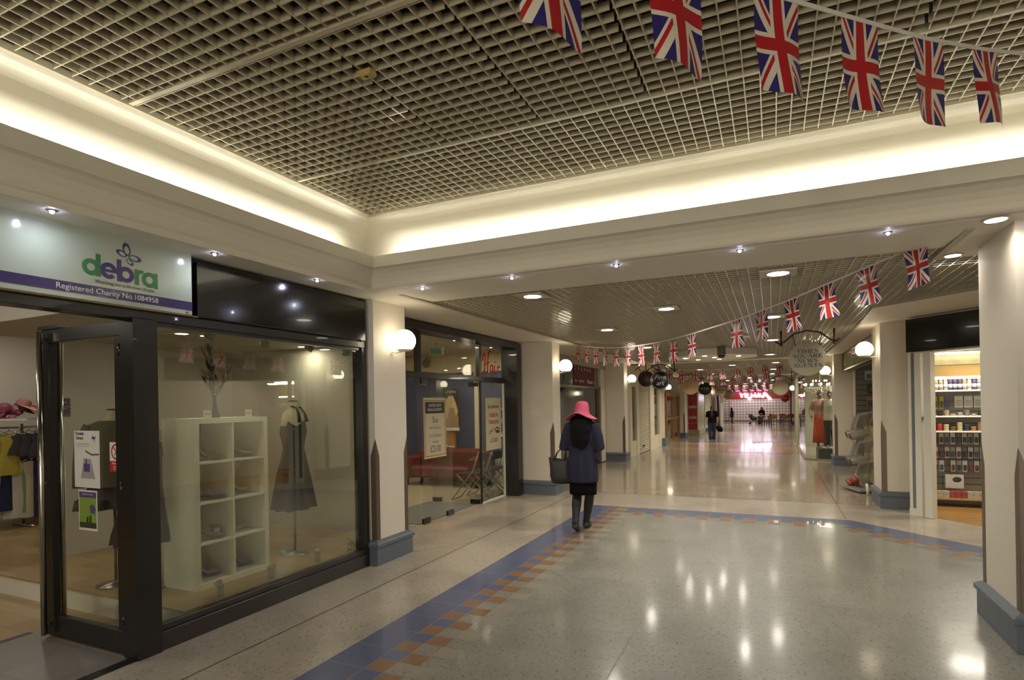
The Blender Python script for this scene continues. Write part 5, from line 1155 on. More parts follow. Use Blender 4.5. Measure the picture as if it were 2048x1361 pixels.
w = MB(); w.prism([(1.86, 9.25), (3.95, 7.1), (3.95, 10.56), (1.86, 10.56)], -.05, .003); struct('floor_shop_right', w, [planks('oak_floor', (170, 130, 72), (150, 112, 60), .8, .1)])
t = thing('door_frame', (1.80, 9.20, 0), math.atan2(d2.y, d2.x), 'white door frame with narrow glass side panel at the cobbler shop', 'door frame')
MB().box((-.06, -.03, 0), (.02, .06, 2.2), bev=.005).build('post', white_m, t); MB().box((.055, -.03, 0), (.15, .06, 2.2), bev=.005).build('post', white_m, t)
MB().box((-.12, .0, .10), (-.06, .01, 2.2)).build('side_pane', mat('side_glass', (120, 128, 128), .1), t); MB().box((-.16, -.01, 0), (-.12, .03, 2.2)).build('post', white_m, t); MB().box((-.16, -.02, 0), (-.06, .04, .1)).build('bottom_rail', white_m, t)
MB().box((.02, .0, 1.30), (.055, .04, 1.34)).build('hinge', steel, t)
YS = 10.2; X0, X1 = 2.10, 3.3
t = thing('display_shelving', (X0, YS, 0), 0, 'tall shop shelving full of shoe care goods in the cobbler shop', 'shelving')
slat_m = planks('slatwall', (150, 146, 134), (146, 142, 130), 5, .10)
MB().box((0, .28, 0), (X1-X0, .32, 2.4)).build('back_panel', mat('slat_grey', (120, 116, 104), .5), t)
for z in [.30+.09*k for k in range(13)]: MB().box((0, .272, z), (X1-X0, .28, z+.008)).build('slat_groove', black_m, t)
MB().box((-.03, -.02, 0), (0, .32, 2.4)).build('side_panel', white_m, t)
for z, n in ((1.70, 'shelf'), (1.325, 'shelf'), (1.105, 'shelf')): MB().box((0, -.02, z-.022), (X1-X0, .28, z)).build(n, white_m, t)
MB().box((0, -.06, .105), (X1-X0, .28, .13)).build('shelf', mat('shelf_oak', (176, 150, 96), .5), t)
MB().box((0, -.03, 1.90), (X1-X0, .28, 2.06)).build('cornice', mat('shelf_brown', (140, 112, 58), .5), t)
t2 = emis('tube_glow', (255, 252, 235), 9)
MB().box((0, -.03, 1.862), (X1-X0, .0, 1.895)).build('light_tube', t2, t); MB().box((.02, -.16, 2.215), (X1-X0, -.13, 2.24)).build('light_tube', t2, t)
MB().box((0, .05, 2.07), (X1-X0, .06, 2.24)).build('print_strip', mat('insole_print', (178, 170, 128), .6, noise=.3, nscale=10), t)
area('cobbler_lamp', (2.8, 9.9, 2.18), 1.1, 16, NEUT, (math.radians(-25), 0, 0), .06); area('cobbler_lamp', (2.7, 9.4, 2.6), .5, 16, NEUT, (0, 0, 0), .5)
cans = [('olive', (128, 122, 88)), ('olive', (128, 122, 88)), ('olive', (128, 122, 88)), ('silver', (160, 158, 150)), ('red-capped blue', (50, 50, 84)), ('red-capped blue', (50, 50, 84)), ('red-capped blue', (50, 50, 84)), ('amber', (150, 110, 70)), ('silver', (160, 158, 150)), ('red-capped blue', (60, 60, 100)), ('grey', (110, 110, 108)), ('silver', (160, 158, 150)), ('red-capped blue', (50, 50, 84))]
for k, (cn, cc_) in enumerate(cans):
    t = thing('spray_can', (X0+.035+k*.056, YS+.02, 1.70), 0, f'{cn} spray can on the top shelf of the cobbler shop, {ow[k]} from the left', 'spray can', 'spray cans on the top shelf')
    MB().lathe([(.002, 0), (.024, 0), (.025, .006), (.025, .125), (.020, .138), (.002, .138)], 16).build('can', mat('can_'+cn.replace(' ', '_').replace('-', '_'), cc_, .35), t)
    MB().lathe([(.002, .138), (.019, .138), (.02, .145), (.02, .17), (.002, .172)], 14).build('cap', red_m if 'red' in cn else mat('cap_grey', (140, 138, 130), .4), t)
    MB().lathe([(.0253, .03), (.0256, .03), (.0256, .085), (.0253, .085)], 16, caps=False).build('label_print', paper, t)
def pack(x, z, wd, ht, c, label, grp, name='blister_pack', prod=(40, 40, 42), y=YS+.2, dpt=.02):
    t = thing(name, (x, y, z), 0, label, 'packet', grp)
    MB().box((-wd/2, 0, 0), (wd/2, .004, ht)).build('card', c, t); MB().box((-wd*.32, -dpt, ht*.12), (wd*.32, 0, ht*.62), bev=.006).build('contents', mat('prod_%d_%d_%d' % prod, prod, .4), t)
    MB().tube([(0, .06, ht*.93), (0, -.03, ht*.93)], .003, 6).build('hook', steel, t)
    return t
pal = [mat('pk_white', (186, 184, 178), .4), mat('pk_grey', (130, 132, 134), .4), mat('pk_cream', (180, 170, 150), .4), mat('pk_slate', (84, 92, 100), .4)]
names3 = ['upper', 'middle', 'lower']
for r_, z in enumerate((.90, .69, .49)):
    for k in range(11):
        if r_ == 2 and k == 3: continue
        prod = [(90, 44, 40), (40, 44, 48), (60, 70, 84), (120, 30, 34)][(k+r_*2) % 4 if (k*r_) % 3 else 1]
        pack(X0+.04+k*.07, z, .058, .165, pal[(k*3+r_) % 4], f'small hanging packet in the {names3[r_]} row of the cobbler shelves, {ow[k]} from the left', 'hanging packets in three rows', prod=prod)
for k, (cn, cc_) in enumerate((('red', (160, 50, 40)), ('lime green', (130, 150, 50)), ('yellow and black', (160, 140, 60)), ('violet', (90, 70, 130)))):
    pack(X0+.04+k*.075, 1.42, .055, .19, mat('ins_'+str(k), cc_, .5), f'{cn} insole packet hanging above the polish tins', 'insole packets', prod=(60, 60, 50))
for k in range(4): pack(X0+.40+k*.115, 1.44, .10, .17, pal[0], f'large clear packet hanging above the polish tins, {ow[k]} from the left', 'large clear packets', prod=(150, 150, 140), dpt=.012)
tins = [('black', (30, 30, 30)), ('black', (30, 30, 30)), ('beige', (150, 136, 104)), ('silver', (150, 146, 136)), ('silver', (160, 156, 146)), ('grey', (110, 108, 100)), ('silver', (150, 146, 136)), ('dark green', (50, 56, 44)), ('beige', (150, 136, 104))]
for k, (cn, cc_) in enumerate(tins):
    for j in range(1+(k*7) % 3):
        o = MB().lathe([(.002, 0), (.03, 0), (.032, .004), (.032, .022), (.03, .026), (.002, .026)], 18).build('polish_tin', mat('tin_'+cn.replace(' ', '_'), cc_, .3, metal=.3), None, (X0+.05+k*.08, YS+.03, 1.325+j*.0265)); tag(o, f'{cn} polish tin in the {ow[k]} stack of the second shelf, {["at the bottom", "second up", "on top"][j]}', 'tin', 'polish tins on the second shelf')
low = [('red', (160, 40, 36)), ('red', (160, 40, 36)), ('cream', (176, 166, 120)), ('brown', (96, 72, 52)), ('cream', (176, 166, 120)), ('navy', (40, 46, 70)), ('tan', (140, 104, 70)), ('tan', (140, 104, 70)), ('tan', (140, 104, 70))]
for k, (cn, cc_) in enumerate(low):
    hh = .10 if cn == 'red' else .03
    for j in range(1 if cn == 'red' else 2+(k*5) % 3):
        o = MB().lathe([(.002, 0), (.031, 0), (.033, .004), (.033, hh-.006), (.03, hh), (.002, hh)], 18).build('shoe_cream_jar', mat('jar_'+cn, cc_, .35), None, (X0+.045+k*.08, YS+.03, 1.105+j*(hh+.0005))); tag(o, f'{cn} shoe cream jar in the {ow[k]} stack of the third shelf, {["lowest", "second up", "third up", "topmost"][j]}', 'jar', 'shoe cream jars on the third shelf')
for k in range(10):
    c_ = mat('box_red_print', (150, 70, 60), .6) if 3 <= k <= 5 else mat('box_white_print', (176, 168, 150), .6, noise=.25, nscale=30)
    for j in range(2):
        o = MB().box((-.033, -.03, 0), (.033, .05, .048), bev=.002).build('carton', c_, None, (X0+.045+k*.07, YS+.0, .131+j*.0487)); tag(o, f'{"reddish" if 3 <= k <= 5 else "white"} small carton on the lowest shelf, {ow[k]} from the left in the {"lower" if j == 0 else "upper"} layer', 'carton', 'small cartons on the lowest shelf')
t = thing('boxed_goods', (X0+.32, YS+.16, .25), 0, 'white picture box with dark shoe print hanging above the cartons', 'box'); MB().box((-.11, -.02, 0), (.11, .03, .20), bev=.003).build('box', pal[0], t); b = MB(); b.sphere((.03, -.0215, .13), (.055, .002, .04), 12); b.build('print', mat('prod_40_40_42', (40, 40, 42), .4), t)
# --- news shop between the right pillars
t = thing('shop_sign', (1.56, 13.4, 2.26), 0, 'long bronze framed glass fascia of the news shop between the right pillars', 'sign')
brz = mat('bronze_frame', (92, 76, 48), .3, metal=.6)
MB().box((0, -2.85, .02), (.06, 2.40, .41)).build('board', mat('bronze_glass', (128, 116, 88), .08, coat=.4), t)
for z0, z1 in ((0, .03), (.40, .43)): MB().box((-.02, -2.87, z0), (.07, 2.43, z1)).build('frame_rail', brz, t)
for y0 in (-2.87, 2.40): MB().box((-.02, y0, 0), (.07, y0+.03, .43)).build('frame_rail', brz, t)
txt('CA', .30, mat('faded_letter', (166, 156, 128), .4), FXN(-.001, 2.0, .21), t, depth=.001)
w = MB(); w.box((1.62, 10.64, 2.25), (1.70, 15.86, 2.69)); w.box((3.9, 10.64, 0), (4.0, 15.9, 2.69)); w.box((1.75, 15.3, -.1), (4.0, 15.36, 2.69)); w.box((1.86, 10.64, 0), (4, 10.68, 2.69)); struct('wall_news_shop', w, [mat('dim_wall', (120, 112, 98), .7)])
w = MB(); w.box((1.62, 10.68, 2.66), (3.9, 15.3, 2.70)); struct('ceiling_news_shop', w, [soff_m])
area('news_lamp', (2.5, 12.6, 2.6), .5, 9, NEUT, (0, 0, 0), .5)
t = thing('slat_wall', (1.75, 15.25, 0), 0, 'grey slatted display wall inside the news shop hung with packets', 'display wall')
MB().box((0, 0, 0), (2.1, .04, 2.6)).build('panel', mat('slat_olive', (104, 100, 84), .6), t)
for k in range(18): MB().box((0, -.006, .35+k*.12), (2.1, 0, .36+k*.12)).build('slat_groove', black_m, t)
hp = [(2.0, 2.02, 'white'), (2.22, 2.0, 'blue'), (2.42, 2.03, 'white'), (2.64, 2.0, 'dark'), (2.05, 1.72, 'dark'), (2.22, 1.70, 'white'), (2.45, 1.70, 'blue'), (2.66, 1.72, 'dark'), (2.02, 1.42, 'pink'), (2.24, 1.40, 'blue'), (2.46, 1.42, 'white'), (2.06, 1.1, 'blue'), (2.36, 1.15, 'orange'), (2.6, 1.12, 'white')]
for k, (x, z, cn) in enumerate(hp):
    cc_ = {'white': (176, 172, 160), 'blue': (58, 66, 100), 'dark': (34, 34, 36), 'pink': (150, 100, 92), 'orange': (150, 96, 50)}[cn]
    pack(x, z, .15, .21, mat('np_'+cn, cc_, .5), f'{cn} packet on the news shop slat wall, {ow[k]} counting row by row', 'packets on the slat wall', y=15.2, prod=(70, 68, 66), dpt=.03)
# leaning rack of clear trays
t = thing('tray_rack', (1.62, 12.3, 0), 0, 'cream display rack holding slanted clear trays at the news shop entrance', 'display rack')
cr_ = mat('rack_cream', (150, 138, 100), .5); clr = mat('clear_plastic', (150, 150, 146), .12, coat=.4, alpha=.38)
MB().box((.0, -.9, .05), (.18, .75, 1.20), bev=.01).build('body', cr_, t); MB().box((-.01, -.9, 1.10), (.19, .75, 1.22)).build('header', mat('rack_red', (110, 30, 30), .5), t)
for k, z in enumerate((1.20, .72, .36)):
    for j, y0 in enumerate((-.62, .12)):
        M_ = Matrix.Translation((-.16, y0, z-.06*j)) @ Matrix.Rotation(math.radians(-28), 4, 'X') @ Matrix.Rotation(math.radians(-14), 4, 'Y')
        b = MB(); b.box((-.11, -.26, 0), (.13, .26, .010), M=M_); b.box((-.11, -.26, 0), (-.102, .26, .06), M=M_); b.box((.122, -.26, 0), (.13, .26, .06), M=M_); b.box((-.11, -.26, 0), (.13, -.252, .05), M=M_); b.build('tray', clr, t)
rn = ['upper', 'lower', 'bottom']
for k, (y_, z_) in enumerate(((12.85, .93), (12.95, .42), (12.2, .93), (12.2, .45))):
    t = thing('plastic_jar', (1.44, y_, z_), 0, f'clear plastic jar lying on the cream rack, {["far upper", "far lower", "near upper", "near lower"][k]} one', 'jar', 'clear jars on the cream rack')
    M_ = Matrix.Rotation(math.radians(75), 4, 'Y')
    MB().lathe([(.002, -.14), (.075, -.14), (.085, -.12), (.085, .09), (.075, .12), (.075, .14), (.002, .14)], 24, M=M_).build('jar', mat('jar_clear', (150, 144, 128), .12, coat=.5, alpha=.6), t)
    MB().lathe([(.002, -.152), (.06, -.152), (.064, -.14), (.002, -.14)], 24, M=M_).build('contents', mat('jar_dark', (54, 36, 30), .4), t)
t = thing('floor_tray', (1.34, 11.5, .02), math.radians(20), 'open tray with rolled orange-red papers on the floor below the rack', 'tray')
MB().box((-.16, -.35, 0), (.16, .35, .03), bev=.005).build('tray', mat('tray_grey', (130, 128, 124), .4), t)
for k, (x, y_) in enumerate(((1.24, 11.9), (1.33, 11.95), (1.3, 11.7))):
    o = MB().tube([(0, -.2, .065), (0, .2, .065)], .045, 14).build('paper_roll', mat('roll_red', (150, 60, 44), .5) if k != 1 else mat('roll_orange', (176, 96, 60), .5), None, (x, y_, .02+(.085 if k == 2 else 0))); tag(o, ['orange-red paper roll at the outer edge of the floor tray', 'orange paper roll against the news shop rack', 'orange-red paper roll resting on top of the other two'][k], 'paper roll')
t = thing('bent_stand', (1.40, 10.95, 0), 0, 'small white bent tube stand at the foot of the right pillar', 'stand'); MB().tube([(0, 0, .01), (0, 0, .13), (0, .05, .17), (0, .12, .16)], .022, 10).build('tube', white_m, t)
# --- fashion window with chandelier
GX = .80; gy0 = 17.5; pil = (1.37, 16.95)
t = thing('glass_window_bay', (GX, gy0, -.05), 0, 'frameless glass corner window of the fashion shop on the right', 'shop window')
brush = mat('satin_frame', (150, 144, 122), .35, metal=.3)
MB().box((-.004, .0, .05), (.004, 6.6, 2.70)).build('side_pane', glass_m, t)
b = MB(); ang = math.atan2(pil[1]-gy0, pil[0]-GX); Lg = math.hypot(pil[0]-GX, pil[1]-gy0)
Mg = Matrix.Rotation(ang, 4, 'Z')
b.box((0, -.004, .05), (Lg, .004, 2.70), M=Mg); b.build('front_pane', glass2_m, t); MB().box((0, -.03, 0), (Lg, .03, .05), M=Mg).build('bottom_channel', brush, t)
MB().box((-.03, 0, 0), (.03, 6.6, .05)).build('bottom_channel', brush, t)
for y_ in (5.1, 6.6): MB().box((-.05, y_, 0), (.05, y_+.12, 2.72)).build('post', brush, t)
MB().box((-.05, 0, 2.42), (.05, 6.6, 2.46)).build('top_rail', brush, t)
w = MB(); w.box((GX, 24.2, -.2), (4, 24.3, 2.69)); w.box((3.2, 16.6, -.2), (3.3, 24.3, 2.69)); w.box((1.7, 16.56, -.2), (3.3, 16.62, 2.69)); w.box((GX+.28, 24.3, -.4), (GX+.45, 34, 2.69)); struct('wall_fashion_shop', w, [mat('fashion_wall', (196, 192, 176), .6)])
w = MB(); w.box((1.75, 15.4, -.2), (1.8, 15.86, 2.69)); struct('wall_right_return', w, [wall_m])
area('fashion_lamp', (1.9, 18.2, 2.6), .6, 40, NEUT, (0, 0, 0), .6); area('fashion_lamp', (1.6, 21.5, 2.6), .6, 25, NEUT, (0, 0, 0), .6)
p = on(1640, 776, 'y', 18.6); t = thing('chandelier', (p.x, p.y, p.z), 0, 'sparkling crystal chandelier in the fashion shop window', 'chandelier')
b = MB(); b.tube([(0, 0, -.05), (0, 0, 2.66-p.z)], .008, 8); b.lathe([(.01, .12), (.05, .10), (.03, .0), (.06, -.05), (.01, -.1)], 16)
for k in range(12):
    a = 2*PI*k/12; b.tube([(0, 0, 0), (.14*math.cos(a), .14*math.sin(a), -.06), (.33*math.cos(a), .33*math.sin(a), -.02), (.42*math.cos(a), .42*math.sin(a), .06)], .008, 6)
b.lathe([(.42, .02), (.43, .02), (.43, .035), (.42, .035)], 36, caps=False); b.build('frame', brush, t)
cry = mat('crystal', (222, 214, 200), .05, metal=.6); b = MB(); q = random.Random(4)
for k in range(230):
    a = q.random()*2*PI; rr = .1+.34*math.sqrt(q.random()); z = .03-.30*(1-(rr/.46)**2)*q.random()-.03; s_ = .010+.008*q.random()
    b.add([(rr*math.cos(a)+dx*s_, rr*math.sin(a)+dy*s_, z+dz*s_*1.5) for dx, dy, dz in ((1, 0, 0), (0, 1, 0), (-1, 0, 0), (0, -1, 0), (0, 0, 1), (0, 0, -1))], [(0, 1, 4), (1, 2, 4), (2, 3, 4), (3, 0, 4), (1, 0, 5), (2, 1, 5), (3, 2, 5), (0, 3, 5)])
b.build('crystals', cry, t)
bulb = emis('candle_glow', (255, 236, 200), 14); b = MB()
for k in range(12): a = 2*PI*k/12; b.sphere((.42*math.cos(a), .42*math.sin(a), .10), (.022, .022, .034), 10)
for k in range(5): a = 2*PI*k/5+.3; b.sphere((.18*math.cos(a), .18*math.sin(a), .20), (.016, .016, .026), 8)
b.build('bulbs', bulb, t)

# ============================================================ BUNTING
def flagmat():
    m = bpy.data.materials.new('union_flag_print'); m.use_nodes = True; nt = m.node_tree; b = nt.nodes['Principled BSDF']; N = nt.nodes.new; L = nt.links.new
    def ma(op, a, c=None, clamp=False):
        n = N('ShaderNodeMath'); n.operation = op; n.use_clamp = clamp
        for i, q in enumerate((a, c)):
            if q is None: continue
            if isinstance(q, (int, float)): n.inputs[i].default_value = q
            else: L(q, n.inputs[i])
        return n.outputs[0]
    uv = N('ShaderNodeUVMap'); uv.uv_map = 'UVMap'; sp_ = N('ShaderNodeSeparateXYZ'); L(uv.outputs[0], sp_.inputs[0])
    y = ma('MULTIPLY', ma('SUBTRACT', sp_.outputs[0], .5), 2.0); x = ma('MULTIPLY', ma('SUBTRACT', sp_.outputs[1], .5), 3.0)
    ax, ay = ma('ABSOLUTE', x), ma('ABSOLUTE', y)
    q = ma('DIVIDE', ma('SUBTRACT', ma('MULTIPLY', ay, 1.5), ax), math.sqrt(3.25)); sg = ma('SIGN', ma('MULTIPLY', x, y)); qs = ma('MULTIPLY', q, sg)
    white1 = ma('LESS_THAN', ma('ABSOLUTE', q), .205)
    red1 = ma('MULTIPLY', ma('GREATER_THAN', qs, 0.0), ma('LESS_THAN', qs, .12))
    mn = ma('MINIMUM', ax, ay); whitec = ma('LESS_THAN', mn, .335); redc = ma('LESS_THAN', mn, .2)
    def mix(f, a, c):
        n = N('ShaderNodeMix'); n.data_type = 'RGBA'; L(f, n.inputs[0])
        for i, v in ((6, a), (7, c)):
            if isinstance(v, tuple): n.inputs[i].default_value = (*v, 1)
            else: L(v, n.inputs[i])
        return n.outputs[2]
    bl, wh, rd = lin((44, 38, 104)), lin((214, 206, 190)), lin((168, 34, 42))
    c = mix(white1, bl, wh); c = mix(red1, c, rd); c = mix(whitec, c, wh); c = mix(redc, c, rd)
    L(c, b.inputs['Base Color']); b.inputs['Roughness'].default_value = .3; b.inputs['Coat Weight'].default_value = .2
    tr_ = N('ShaderNodeBsdfTranslucent'); L(c, tr_.inputs[0]); mx = N('ShaderNodeMixShader'); mx.inputs[0].default_value = .22
    L(b.outputs[0], mx.inputs[1]); L(tr_.outputs[0], mx.inputs[2]); L(mx.outputs[0], nt.nodes['Material Output'].inputs[0])
    return m
flag_m = flagmat(); tape_m = mat('bunting_tape', (206, 202, 192), .5)
def flagmesh(name, seed, curl=1.0, squeeze=0.0, nx=10, nz=16, W_=.2, H_=.3):
    q = random.Random(seed); vs, fs, uv = [], [], []
    ph, am, cl = q.random()*6, .010+.010*q.random(), (q.random()-.3)*curl
    for j in range(nz+1):
        v = j/nz
        for i in range(nx+1):
            u = i/nx; wz = 1-squeeze*math.sin(PI*v)
            x = (u-.5)*W_*wz; d = am*v*math.sin(5*u+ph)+.035*cl*(v**2)*(u-.2)+.012*math.sin(3*v+ph)*v
            vs.append((x+.02*v*v*cl, d, -H_*v-.012*u*v*cl)); uv.append((u, 1-v))
    for j in range(nz):
        for i in range(nx): a = j*(nx+1)+i; fs.append((a, a+1, a+nx+2, a+nx+1))
    me = bpy.data.meshes.new(name); me.from_pydata(vs, [], fs); l = me.uv_layers.new(name='UVMap')
    for p in me.polygons:
        p.use_smooth = True
        for li in p.loop_indices: l.data[li].uv = uv[me.loops[li].vertex_index]
    me.materials.append(flag_m); return me
def bunting(n_, tops, plane=None, ends=(), seed=0, squeeze=0, labf=None, shared=None, slabel='', sgroup=None, scale=1, curl=1.0, sz=1.0):
    """tops: list of world points of flag top centres in order"""
    d = (Vector(tops[-1])-Vector(tops[0])); rz = math.atan2(d.y, d.x)
    pts = list(ends[:1])+[Vector(t_) for t_ in tops]+list(ends[1:])
    A = []
    nrm = Vector((-math.sin(rz), math.cos(rz), 0))
    for p in pts: A.append([p+nrm*s_+Vector((0, 0, z)) for s_, z in ((-.0012, -.004), (.0012, -.004), (.0012, .012), (-.0012, .012))])
    o = MB().rings(A, sm=False).build('bunting_string', tape_m); tag(o, slabel, 'bunting string')
    for k, t_ in enumerate(tops):
        me = shared if shared else flagmesh('union_flag', seed+k, curl, squeeze)
        f = bpy.data.objects.new('union_flag', me); COL.objects.link(f); f.location = t_
        nb = Vector(tops[min(k+1, len(tops)-1)])-Vector(tops[max(k-1, 0)]); sl = math.atan2(nb.z, math.hypot(nb.x, nb.y))
        f.rotation_euler = (0, -sl*.8 if math.cos(rz) > 0 or True else sl, math.atan2(nb.y, nb.x)); f.scale = (sz, sz, sz)
        tag(f, labf(k), 'flag', sgroup)
def campt(px, py, depth): d = ray(px, py); return Vector((0, 0, EYE))+d*depth
t1 = []
ty = [-184, -85, -6, 42, 80, 101, 112, 121]
for k in range(8):
    xo, dep = .826+.375*(k-2), 1.78+.19*(k-2); t1.append(campt(1024+FPX*xo/dep, ty[k], dep))
dn = ['first', 'second', 'third', 'fourth', 'fifth', 'sixth', 'seventh', 'eighth']
bunting('a', t1, ends=(t1[0]+(t1[0]-t1[1])*2.2+Vector((0, 0, .05)), t1[-1]+(t1[-1]-t1[-2])*3), seed=11, curl=1.5, labf=lambda k: f'large union flag on the nearest bunting under the raised ceiling, {dn[k]} from the left', slabel='white bunting tape strung closest to the camera under the raised ceiling', sgroup='union flags on the nearest bunting')
def onplane(px, py, a, c):
    d = ray(px, py); n = Vector((-(c[1]-a[1]), c[0]-a[0])); t_ = (n.x*a[0]+n.y*a[1])/(n.x*d.x+n.y*d.y); return Vector((0, 0, EYE))+d*t_
A2, B2 = (.97, 5.14), (-3.42, 10.5)
pl2 = [(1156.6, 692), (1173.4, 694.2), (1192.2, 696), (1210.8, 696.6), (1232.5, 696.4), (1255.9, 694.9), (1282.6, 691.5), (1312.7, 686.5), (1346.3, 679), (1382.6, 669), (1473, 641), (1522, 623), (1582, 600), (1652, 570), (1733, 536), (1830, 495)]
bunting('b', [onplane(x, y, A2, B2) for x, y in pl2], ends=(onplane(1118, 689, A2, B2), onplane(1885, 474, A2, B2)), seed=40, squeeze=.12, curl=.6, labf=lambda k: f'union flag on the second bunting line crossing the corridor, {ow[k]} from the left', slabel='white bunting tape crossing the corridor in front of the newsagents sign', sgroup='union flags on the second bunting')
A3, B3 = (-3.3, 18.3), (.16, 19.9)
z2 = lambda L_: [(x/6.83+1300, y/6.83+680) for x, y in L_]
far_f = flagmesh('union_flag', 90, .4, .0, 4, 5)
pl3 = z2([(98, 396), (272, 412), (440, 420), (620, 420), (810, 416), (990, 408), (1185, 395), (1365, 375), (1565, 350), (1760, 318)])
bunting('c', [onplane(x, y, A3, B3) for x, y in pl3], ends=(onplane(1302, 734, A3, B3), onplane(1570, 723, A3, B3)), shared=far_f, labf=lambda k: f'union flag on the third bunting line beyond the dome camera, {ow[k]} from the left', slabel='thin bunting tape beyond the dome camera', sgroup='union flags on the third bunting')
V_ = Vector
def far_line(y_, pl, sz, nm, dirx=.416):
    a = (-3.6, y_); c = (1.0, y_+1.2)
    bunting(nm, [onplane(x, y, a, c) for x, y in pl], ends=(V_((-3.9, y_-.08, 2.70)), V_((1.2, y_+1.25, 2.70))), shared=far_f, sz=sz, labf=lambda k: f'tiny union flag on the {nm} bunting line of the far corridor, {ow[k]} from the left', slabel=f'{nm} bunting tape of the far corridor', sgroup=f'union flags on the {nm} bunting')
far_line(24.5, z2([(410, 545), (550, 518), (700, 505), (850, 520), (995, 520), (1130, 500), (1285, 490), (1435, 480), (1585, 473), (1745, 445)]), 1, 'fourth')
far_line(31, z2([(895, 598), (1015, 596), (1125, 594), (1240, 592), (1370, 598), (1490, 592), (1600, 580), (1700, 570)]), 1, 'fifth')
far_line(38, z2([(960, 618), (1080, 622), (1180, 624), (1280, 626), (1380, 630), (1470, 628), (1560, 622), (1650, 612), (1730, 600)]), 1, 'sixth')
far_line(44, z2([(1060, 648), (1150, 652), (1250, 656), (1350, 658), (1440, 658), (1540, 652), (1640, 644)]), 1, 'seventh')

# ============================================================ PEOPLE
skin_m = mat('skin', (170, 124, 98), .55)
def hand(b, wrist, fd, sd, curl=.5, k=1.0):
    """wrist point, finger direction fd, sideways direction towards the thumb sd; adds palm, four fingers and thumb"""
    fd = Vector(fd).normalized(); sd = Vector(sd); sd = (sd-fd*sd.dot(fd)).normalized(); nd = fd.cross(sd)     # nd: palm normal
    W0 = Vector(wrist)
    for s_ in (-.022, -.007, .008, .022): b.tube([W0+sd*s_*.7*k, W0+fd*.045*k+sd*s_*k, W0+fd*.085*k+sd*s_*k], [.014*k, .0145*k, .012*k], 8)
    for i, (s_, L_) in enumerate(((.029, .070), (.010, .078), (-.010, .072), (-.029, .058))):
        p = W0+fd*.088*k+sd*s_*k; pts = [p]; ang = 0; dirv = fd.copy()
        for j, seg in enumerate((.45, .32, .23)):
            ang += curl*(.75+.25*j); dirv = (fd*math.cos(ang)+nd*math.sin(ang)); p = p+dirv*L_*seg*k; pts.append(p)
        b.tube(pts, [.0085*k, .0083*k, .0078*k, .0065*k], 8)
    p = W0+fd*.02*k+sd*.026*k; pts = [p]
    for j, seg in enumerate((.036, .030, .022)):
        dirv = (fd*(.55+.2*j)+sd*(.75-.25*j)+nd*(.25+.3*curl*j)).normalized(); p = p+dirv*seg*k; pts.append(p)
    b.tube(pts, [.012*k, .011*k, .0095*k, .0075*k], 8)
def person(loc, rz, label, J, H_=1.62, vox=.011, skin=skin_m):
    """J: joints in metres, facing +y; x>0 is the person's right"""
    t = thing('person', loc, rz, label, 'person'); b = MB()
    hd = Vector(J['head']); ck, nk = Vector(J['chest']), Vector(J['neck']); pv = Vector(J['pelvis'])
    b.tube([pv-Vector((0, 0, .10)), pv, pv.lerp(ck, .4), pv.lerp(ck, .75), ck, ck+Vector((0, 0, .07))], [.12, .155, .118, .14, .145, .08], 16, flat=.68)
    b.tube([ck+Vector((0, 0, .04)), nk, hd-Vector((0, 0, .05))], [.06, .05, .048], 12)
    b.sphere(hd, (.072, .09, .108), 18); b.sphere(hd+Vector((0, .02, -.055)), (.05, .065, .055), 12)
    b.tube([hd+Vector((0, .080, .02)), hd+Vector((0, .106, -.025)), hd+Vector((0, .088, -.032))], [.009, .013, .010], 8)
    b.sphere(hd+Vector((0, .085, -.058)), (.024, .012, .008), 8); b.sphere(hd+Vector((0, .075, -.095)), (.024, .018, .018), 8)
    for s_ in (-1, 1): b.sphere(hd+Vector((s_*.074, -.005, -.01)), (.010, .020, .032), 8)
    for s_, a in (('l', -1), ('r', 1)):
        sh, el, wr = (Vector(J[k+s_]) for k in ('sh', 'el', 'wr')); b.tube([ck+Vector((a*.07, 0, .03)), sh, sh.lerp(el, .5), el, el.lerp(wr, .3), wr], [.06, .056, .047, .038, .038, .026], 10)
        hand(b, wr, J['fd'+s_], J['td'+s_], J.get('curl', .6))
        hp, kn, an, to = (Vector(J[k+s_]) for k in ('hp', 'kn', 'an', 'to'))
        b.tube([pv+Vector((a*.06, 0, -.02)), hp, hp.lerp(kn, .5), kn, kn.lerp(an, .35), kn.lerp(an, .8), an], [.10, .09, .073, .054, .056, .038, .036], 12)
        heel = an+(an-to).normalized()*.035-Vector((0, 0, .03))
        b.tube([heel, an-Vector((0, 0, .02)), an.lerp(to, .5)-Vector((0, 0, .01)), to], [.03, .038, .036, .024], 10)
    o = b.build('body', skin, t); remesh(o, vox, 3)
    for a in (-1, 1): MB().sphere(hd+Vector((a*.030, .077, .012)), (.012, .008, .008), 10).build('eye', mat('eye_white', (200, 196, 190), .2), t)
    return t
def garm(t, name, m, chains, vox=.012, sm=4):
    b = MB()
    for pts, rr, fl_ in chains: b.tube(pts, rr, 16, flat=fl_)
    o = b.build(name, m, t); remesh(o, vox, sm); return o
